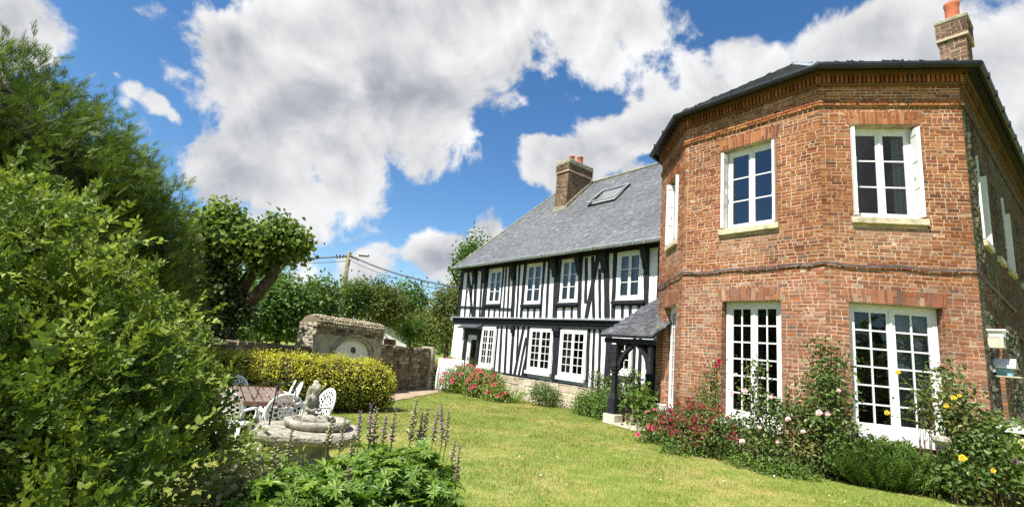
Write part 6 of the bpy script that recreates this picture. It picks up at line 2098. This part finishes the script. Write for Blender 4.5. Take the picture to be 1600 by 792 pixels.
def wall_plants():
    f = lambda L: [(*(HF.p(u, d, z)), r, r * .9) for u, d, z, r in L]
    bush('low_shrub', 'low dusty green shrub against the pale stone plinth', 'shrub', f([(8.75, .75, .22, .42), (9.25, .7, .18, .36)]), 2200, .07, LM['rose'], per=6)
    bush('climbing_shrub', 'twiggy climber scrambling up the studs left of the porch post', 'climber', f([(11.3, .45, .3, .42), (11.9, .6, .25, .5), (12.4, .9, .15, .5), (12.2, .35, .75, .36), (11.6, .25, .9, .26), (11.0, .22, 1.0, .2), (12.6, .3, 1.25, .25), (13.0, .35, .6, .4)]), 4200, .075, LM['rose'], per=5)
    bush('leafy_shrub', 'soft green shrub at the foot of the porch post', 'shrub', f([(11.9, 1.4, .2, .45), (12.5, 1.6, .25, .42), (12.9, 1.9, .15, .32), (11.4, 1.2, .1, .4)]), 3600, .075, LM['herb'], per=6)
    bush('porch_vine', 'broad-leaved vine climbing beside the dark porch door', 'climber', f([(14.35, 1.9, .5, .3), (14.35, 2.0, .9, .26), (14.5, 2.05, .2, .34), (14.2, 1.6, .75, .2), (13.6, 1.55, .72, .2)]), 500, .12, LM['tree'], per=5, t=leaf_t(.9, .06, .12))
wall_plants()

def tower_plants():
    A = lambda L: [(*at(x, y, d), r, r * .95) for x, y, d, r in L]
    # crimson shrub rose at the left corner of the brick house
    bl = A([(1062, 672, 11.35, .42), (1095, 668, 11.0, .44), (1040, 682, 11.5, .32), (1120, 680, 10.8, .36), (1080, 692, 10.9, .34), (1055, 655, 11.5, .3), (1100, 642, 11.2, .32)])
    root, c = bush('shrub_rose', 'rounded shrub rose smothered in small crimson flowers at the left corner of the brick house', 'rose bush', bl, 6500, .055, LM['rose'], per=6)
    P_, n_ = fl_points(bl, 420, -.2, (-.35, -.9, .25))
    k = P_[:, 2] < 1.02; P_, n_ = P_[k][:98], n_[k][:98]
    put_flowers(root, c, FM['rose_cluster'], P_, n_, NR.uniform(.08, .15, len(P_)), 'flower_cluster')
    bl = A([(1018, 668, 11.9, .22), (1008, 685, 11.6, .2), (1022, 650, 12.0, .16)])
    root, c = bush('pink_rose', 'small bright pink rose bush beside the porch paving', 'rose bush', bl, 800, .06, LM['rose'], per=5)
    P_, n_ = fl_points(bl, 8, -.2, (-.35, -.9, .2)); put_flowers(root, c, FM['pink_flower'], P_, n_, NR.uniform(.10, .17, len(P_)))
    # big climbing rose on the corner between the two french doors
    bl = A([(1240, 700, 10.75, .50), (1200, 705, 10.7, .42), (1285, 700, 10.7, .45), (1255, 650, 10.85, .46), (1225, 650, 10.85, .38), (1290, 640, 10.9, .40), (1300, 600, 11.0, .30), (1275, 600, 11.0, .32), (1290, 565, 11.1, .26), (1280, 540, 11.15, .17), (1308, 560, 11.05, .2),
            (1200, 640, 10.95, .30), (1175, 610, 11.05, .22), (1160, 660, 11.0, .28), (1185, 575, 11.15, .15), (1175, 690, 10.8, .3), (1320, 620, 10.9, .2), (1330, 680, 10.6, .26)])
    root, c = bush('climbing_rose', 'big climbing rose with blush pink blooms on the corner between the two french doors', 'climber', [(b_[0], b_[1], b_[2], b_[3] * .82, b_[4] * .82) for b_ in bl], 5600, .075, LM['rose'], per=7, spread=.10, shell=(.35, 1.2))
    pts = [(1143, 615, 10.7), (1165, 610, 10.7), (1280, 645, 10.4), (1293, 646, 10.4), (1187, 668, 10.4), (1160, 690, 10.3), (1232, 655, 10.4), (1150, 586, 10.9), (1205, 620, 10.6), (1255, 675, 10.3), (1310, 610, 10.7), (1215, 690, 10.3)]
    P_ = [at(x, y, d) for x, y, d in pts]; put_flowers(root, c, FM['blush_flower'], P_, norm(np.tile([-.4, -.8, .35], (len(P_), 1)) + NR.normal(0, .25, (len(P_), 3))), NR.uniform(.07, .13, len(P_)))
    m = MB(c)
    for a in ([(1222, 735, 10.7), (1225, 660, 10.5), (1229, 600, 10.5), (1236, 562, 10.55)], [(1262, 735, 10.8), (1255, 640, 10.7), (1270, 560, 11.1)], [(1290, 730, 11.0), (1296, 640, 11.2), (1300, 540, 11.3)], [(1215, 720, 10.9), (1180, 640, 11.0), (1165, 560, 11.2)]):
        q = [at(*p) for p in a]; m.tube(q, [.018, .015, .010, .006][:len(q)], 5)
    m.build('canes', LM['twig'], root)
    bl = A([(1112, 592, 11.65, .16), (1120, 570, 11.65, .1), (1108, 615, 11.6, .2)])
    root, c = bush('wall_rose', 'thin rose with one red bloom left of the first french door', 'climber', bl, 600, .06, LM['rose'], per=5)
    put_flowers(root, c, FM['deep_rose_flower'], [at(1124, 566, 11.5), at(1119, 572, 11.5)], [(-.4, -.8, .3)] * 2, [.16, .12])
    # wispy herb below the right french door
    c = Vector((*gp(1400, 768), 0)) * 1.0
    root = thing('wispy_herb', 'dense wispy green herb clump under the right french door', 'plant', c)
    n = 1500
    a = NR.uniform(0, 6.28, n); r = np.sqrt(NR.random(n))
    tx = Vector((TF[3][0].t.x, TF[3][0].t.y, 0))
    P_ = np.stack([c.x + tx.x * np.cos(a) * r * .68 - tx.y * np.sin(a) * r * .38 - tx.y * .25, c.y + tx.y * np.cos(a) * r * .68 + tx.x * np.sin(a) * r * .38 + tx.x * .25, NR.uniform(0, .12, n)], 1)
    Y = norm(np.stack([np.cos(a) * r * .75 * tx.x, np.sin(a) * r * .45 + 0 * a, np.ones(n)], 1) + NR.normal(0, .22, (n, 3)))
    st = (np.array([(-.012, 0, 0), (.012, 0, 0), (.015, .5, .01), (-.015, .5, .01), (0, 1, .03)]), np.array([(0, 1, 2, 3)]))
    st = (np.array([(-.009, 0, 0), (.009, 0, 0), (.004, 1, .04), (-.004, 1, .04)]), np.array([(0, 1, 2, 3)]))
    lf = leaf_t(.24, .05, .1)
    lv = compose(lf, [((0, .22 + .05 * k, .0), (-1) ** k * .75, .25 * (-1) ** (k // 2), 0, .17) for k in range(15)])
    side = (np.concatenate([st[0], lv[0]]), np.concatenate([st[1], lv[1] + 4]))
    scatter('foliage', side, P_, Y, rnd_dirs(n), NR.uniform(.38, .78, n) * (1.05 - .35 * r), NR.uniform(.1, .9, n), LM['herb'], root, c)
    # yellow rose at the right corner
    bl = A([(1490, 610, 11.3, .22), (1480, 580, 11.5, .17), (1500, 640, 11.2, .30), (1520, 670, 11.2, .34), (1535, 700, 11.1, .38), (1510, 715, 10.9, .32), (1555, 735, 11.0, .30), (1450, 610, 11.0, .15), (1440, 640, 10.9, .13), (1550, 660, 11.6, .2), (1480, 660, 11.1, .2), (1500, 745, 10.6, .3)])
    root, c = bush('yellow_rose', 'climbing rose with a few yellow blooms at the right corner of the brick house', 'climber', [(b_[0], b_[1], b_[2], b_[3] * .8, b_[4] * .8) for b_ in bl], 3400, .08, LM['rose'], per=7, spread=.1, shell=(.4, 1.15))
    pts = [(1386, 645, 10.2), (1403, 582, 10.5), (1490, 622, 10.9), (1499, 618, 10.9), (1478, 634, 10.8), (1504, 716, 10.4), (1551, 735, 10.5)]
    P_ = [at(x, y, d) for x, y, d in pts]; put_flowers(root, c, FM['yellow_flower'], P_, norm(np.tile([-.5, -.8, .3], (len(P_), 1)) + NR.normal(0, .2, (len(P_), 3))), [.09, .09, .09, .07, .08, .12, .08])
    m = MB(c)
    for a in ([(1480, 720, 10.6), (1440, 660, 10.4), (1386, 648, 10.2)], [(1485, 700, 10.8), (1450, 630, 10.6), (1403, 584, 10.5)]): m.tube([at(*p) for p in a], [.010, .008, .005], 4)
    m.build('canes', LM['stem'], root)
    bl = A([(1570, 690, 12.2, .30), (1590, 725, 11.6, .34), (1560, 700, 11.7, .2), (1620, 740, 11.5, .4)])
    root, c = bush('corner_plant', 'light green leafy plant with a mauve flower at the right edge below the chest', 'plant', bl, 1700, .09, LM['peony'], per=6)
    put_flowers(root, c, flower_mesh('mauve_flower', LM['petal_purple'], 14, .7), [at(1587, 721, 11.1)], [(-.5, -.7, .5)], [.12])
    # weeds under the walls
    wp = []
    for x, y in ((1130, 700), (1150, 715), (1175, 735), (1215, 745), (1260, 752), (1310, 750), (1340, 735), (1480, 775), (1530, 775), (1100, 715), (1060, 712), (1570, 770)):
        q = gp(x, y); wp.append((q[0], q[1] + .25, .03 + gz(*q), .28, .13))
    root, c = bush('weedy_border', 'ragged strip of low weeds along the foot of the brick house', 'weeds', wp, 6500, .06, LM['herb'], per=6)
tower_plants()

# -- lupins in the foreground
def lupins():
    c = Vector((*[v * 1.0 for v in (at(575, 740, 4.25).x, at(575, 740, 4.25).y)], 0))
    root = thing('lupin_clump', 'big clump of lupins with bright palmate leaves and fading purple spikes in the foreground', 'plant', c)
    lf = leaf_t(.30, .09, .26)
    tl = [compose(lf, [((0, 0, 0), 2 * math.pi * (k + R.uniform(-.2, .2)) / nn + .3, R.uniform(.15, .6), R.uniform(-.25, .25), R.uniform(.75, 1.08)) for k in range(nn)]) for nn in (9, 8, 10)]
    B = [(470, 795, 3.9, .32), (430, 805, 3.7, .28), (530, 780, 4.0, .32), (590, 762, 4.2, .36), (645, 765, 4.2, .32), (610, 795, 3.8, .36), (680, 795, 3.95, .24), (510, 815, 3.6, .34), (575, 730, 4.6, .22), (640, 730, 4.6, .22), (675, 755, 4.3, .2), (400, 815, 3.55, .24), (490, 765, 4.3, .18), (545, 745, 4.5, .18)]
    bl = []
    for x, y, d, r in B:
        q = at(x, y, d); bl.append((q.x, q.y, q.z, r, r * .8))
        if q.z > .45: bl.append((q.x, q.y, q.z * .45, r * .9, r * .8))
    C_, Nn, D_ = cloud(bl, 2300, (.45, 1.10), .28, .05)
    zd = norm(Nn * .55 + np.array([0, -.1, .75]) + NR.normal(0, .42, C_.shape))
    yd = norm(np.cross(zd, rnd_dirs(len(C_))))
    sz = NR.uniform(.045, .085, len(C_)) * np.where(NR.random(len(C_)) < .12, 1.45, 1)
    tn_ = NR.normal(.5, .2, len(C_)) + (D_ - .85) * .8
    for j in range(3):
        k = np.arange(len(C_)) % 3 == j
        scatter('foliage', tl[j], C_[k], yd[k], zd[k], sz[k], tn_[k], LM['lupin'], root, c, tint_var=.06)
    m = MB(c)
    for i in NR.permutation(len(C_))[:500]:
        q = Vector(C_[i]); m.tube([Vector((c.x + (q.x - c.x) * .7, c.y + (q.y - c.y) * .7, 0)), q], [.005, .003], 3)
    m.build('stems', pmat('lupin stem', (.07, .12, .03), .7, .2, .2, 9), root)
    # spikes: (base px, top px, distance, kind)
    S = [(560, 690, 563, 645, 4.35, 'p'), (577, 690, 580, 636, 4.4, 'p'), (583, 700, 588, 642, 4.4, 'g'), (598, 692, 603, 652, 4.4, 'p'), (612, 690, 618, 640, 4.45, 'm'), (640, 690, 651, 628, 4.45, 'g'), (660, 690, 668, 640, 4.5, 'g'), (652, 695, 660, 648, 4.5, 'm'),
         (676, 690, 684, 645, 4.5, 'p'), (690, 692, 690, 635, 4.5, 'p'), (697, 690, 701, 645, 4.5, 'm'), (712, 760, 718, 700, 4.3, 'm'), (706, 720, 711, 690, 4.4, 'm'), (450, 715, 456, 672, 4.4, 'b'), (428, 760, 431, 690, 4.0, 'g'), (510, 700, 520, 655, 4.6, 'g'), (530, 705, 540, 655, 4.6, 'b'), (548, 712, 553, 680, 4.5, 'b'), (535, 770, 545, 735, 3.75, 'p')]
    ov = np.array([(0, 0, 0), (-.3, .5, .12), (.3, .5, .12), (0, .5, -.22), (0, 1, 0)]); of = np.array([(0, 1, 2), (0, 3, 1), (0, 2, 3), (1, 4, 2), (1, 3, 4), (2, 4, 3)])
    for x0, y0, x1, y1, d, kind in S:
        b, e = at(x0, y0, d), at(x1, y1, d)
        e = b + (e - b) * 1.06
        foot = Vector((b.x * .92 + c.x * .08, b.y * .92 + c.y * .08, .1))
        sp = MB(c); sp.tube([foot, b, e], [.006, .0055, .003], 5)
        so_ = sp.build('flower_spike', LM['stem'], root)
        L = (e - b).length; n = int(L / .0085)
        tt = np.linspace(.0, 1, n); a = np.arange(n) * 2.4
        ax = norm(np.array(e - b)[None, :])[0]
        P_ = np.array(b) + (np.array(e) - np.array(b)) * tt[:, None]
        out_ = np.stack([np.cos(a), np.sin(a), np.zeros(n)], 1)
        Y = norm(out_ + np.array([0, 0, .75]) + NR.normal(0, .15, (n, 3)))
        big = .058 if kind == 'g' else .044
        if kind in 'pm':
            fl = tt > (.45 if kind == 'm' else .25)
            if kind == 'm': fl = (NR.random(n) < .35)
            if fl.any(): scatter('florets', (ov, of), P_[fl], Y[fl], rnd_dirs(int(fl.sum())), .038 * (1.1 - .5 * tt[fl]), NR.uniform(0, 1, int(fl.sum())), LM['petal_purple'], so_, c)
            P_, Y, tt = P_[~fl], Y[~fl], tt[~fl]
        if len(P_): scatter('seed_pods', (ov * np.array([.8, 1, .8]), of), P_, Y, rnd_dirs(len(P_)), big * (1.15 - .6 * tt), NR.uniform(.1 if kind != 'b' else 0, 1 if kind != 'b' else .5, len(P_)), LM['pod'], so_, c)
lupins()

def front_plants():
    A = lambda L: [(*at(x, y, d), r, r * .8) for x, y, d, r in L]
    bush('variegated_plant', 'small cream and green variegated plant at the bottom edge left of the lupins', 'plant', A([(372, 775, 4.0, .2), (345, 790, 3.8, .22), (390, 750, 4.3, .14), (360, 745, 4.4, .12)]), 900, .055, LM['varieg'], per=6, t=leaf_t(.7, .08, .1))
    bush('ferny_groundcover', 'light green low foliage between the shrub and the stone table', 'plant', A([(400, 735, 5.6, .22), (425, 745, 5.3, .2), (375, 720, 6.0, .22), (400, 765, 4.9, .22), (450, 750, 5.2, .18)]), 2200, .055, LM['peony'], per=6)
front_plants()

# -- lawn grass
def inside_house(x, y):
    if (np.array([x, y]).T @ np.array([TN.x, TN.y])) is None: return False
def grass():
    N_ = 300000
    az = NR.uniform(rad(-40), rad(52), N_); d = 3.2 + 21.5 * NR.random(N_) ** .85
    x, y = np.sin(az) * d, np.cos(az) * d
    keep = (-(x * TN.x + y * TN.y)) < 13.55
    for i in range(1, 5):
        fr, L = TF[i]
    inside = np.ones(N_, bool)
    for i in range(0, 5):
        fr, L = TF[i]; inside &= ((x - fr.o.x) * fr.n.x + (y - fr.o.y) * fr.n.y) < .05
    keep &= ~inside
    w = (x - WA.x) * WN.x + (y - WA.y) * WN.y
    keep &= w > .3
    # keep the gravel and paving free
    def inpoly(P_):
        c = np.zeros(N_, bool); n = len(P_)
        for i in range(n):
            (x0, y0), (x1, y1) = P_[i], P_[(i + 1) % n]
            t = ((y0 > y) != (y1 > y)) & (x < (x1 - x0) * (y - y0) / ((y1 - y0) if y1 != y0 else 1e-9) + x0)
            c ^= t
        return c
    keep &= ~(inpoly([gp(560, 632), gp(640, 620), gp(690, 611), gp(722, 606), gp(722, 600), gp(676, 603.5), gp(580, 609), gp(540, 622)]) & (NR.random(N_) < .95))
    keep &= ~(inpoly([gp(942, 659), gp(962, 653), gp(1010, 640), gp(1035, 655), gp(1026, 670), gp(1000, 674), gp(970, 667)]) & (NR.random(N_) < .97))
    x, y, d = x[keep], y[keep], d[keep]
    n = len(x)
    s = np.clip((.6 * y - .8 * x - 3) / 10, 0, 1); z = -.3 * s * s * (3 - 2 * s)
    # longer tufts here and there
    tuft = (np.sin(x * 1.7 + 1.3 * np.sin(y * 1.1)) * np.sin(y * 1.9 + x * .6)) * .5 + .5
    h = (.020 + .022 * NR.random(n) + .045 * tuft ** 4 * NR.random(n))
    wdt = .0035 + d * .00055
    t = (np.array([(-.5, 0, 0), (.5, 0, 0), (.05, 1, .25)]), np.array([(0, 1, 2)]))
    # width is carried by x, so scale blades in two steps
    a = NR.uniform(0, 6.28, n)
    X = np.stack([np.cos(a), np.sin(a), np.zeros(n)], 1); lean = np.stack([-np.sin(a), np.cos(a), np.zeros(n)], 1) * NR.normal(0, .5, n)[:, None]
    base = np.stack([x, y, z], 1)
    V = np.empty((n, 3, 3)); V[:, 0] = base - X * wdt[:, None] / 2; V[:, 1] = base + X * wdt[:, None] / 2; V[:, 2] = base + (np.array([0, 0, 1.]) + lean) * h[:, None]
    me = bpy.data.meshes.new('grass')
    me.vertices.add(n * 3); me.vertices.foreach_set('co', V.reshape(-1).astype(np.float32))
    me.loops.add(n * 3); me.loops.foreach_set('vertex_index', np.arange(n * 3, dtype=np.int32))
    me.polygons.add(n); me.polygons.foreach_set('loop_start', np.arange(0, n * 3, 3, dtype=np.int32)); me.polygons.foreach_set('loop_total', np.full(n, 3, dtype=np.int32))
    me.update(calc_edges=True)
    at_ = me.attributes.new('tint', 'FLOAT', 'POINT'); at_.data.foreach_set('value', np.repeat(NR.random(n), 3).astype(np.float32))
    me.materials.append(M['blade'])
    o = bpy.data.objects.new('grass', me); COL.objects.link(o); tag(o, 'short patchy lawn grass', 'grass', kind='stuff')
    # daisies and clover heads
    k = NR.permutation(n)[:900]; k = k[(d[k] > 5)]
    dz = (np.array([(-.5, -.5, 0), (.5, -.5, 0), (.5, .5, 0), (-.5, .5, 0)]), np.array([(0, 1, 2, 3)]))
    pts = base[k] + np.array([0, 0, .04])
    near = ((pts[:, 0] > 2.2) & (pts[:, 1] < 10)) | (NR.random(len(pts)) < .25)
    pts = pts[near]
    o = scatter('daisies', dz, pts, np.tile([0, 1., 0], (len(pts), 1)) + NR.normal(0, .3, (len(pts), 3)), np.tile([0, 0, 1.], (len(pts), 1)) + NR.normal(0, .3, (len(pts), 3)), NR.uniform(.015, .026, len(pts)), .5, M['white'])
    tag(o, 'tiny white daisies dotted over the lawn', 'daisies', kind='stuff')
grass()
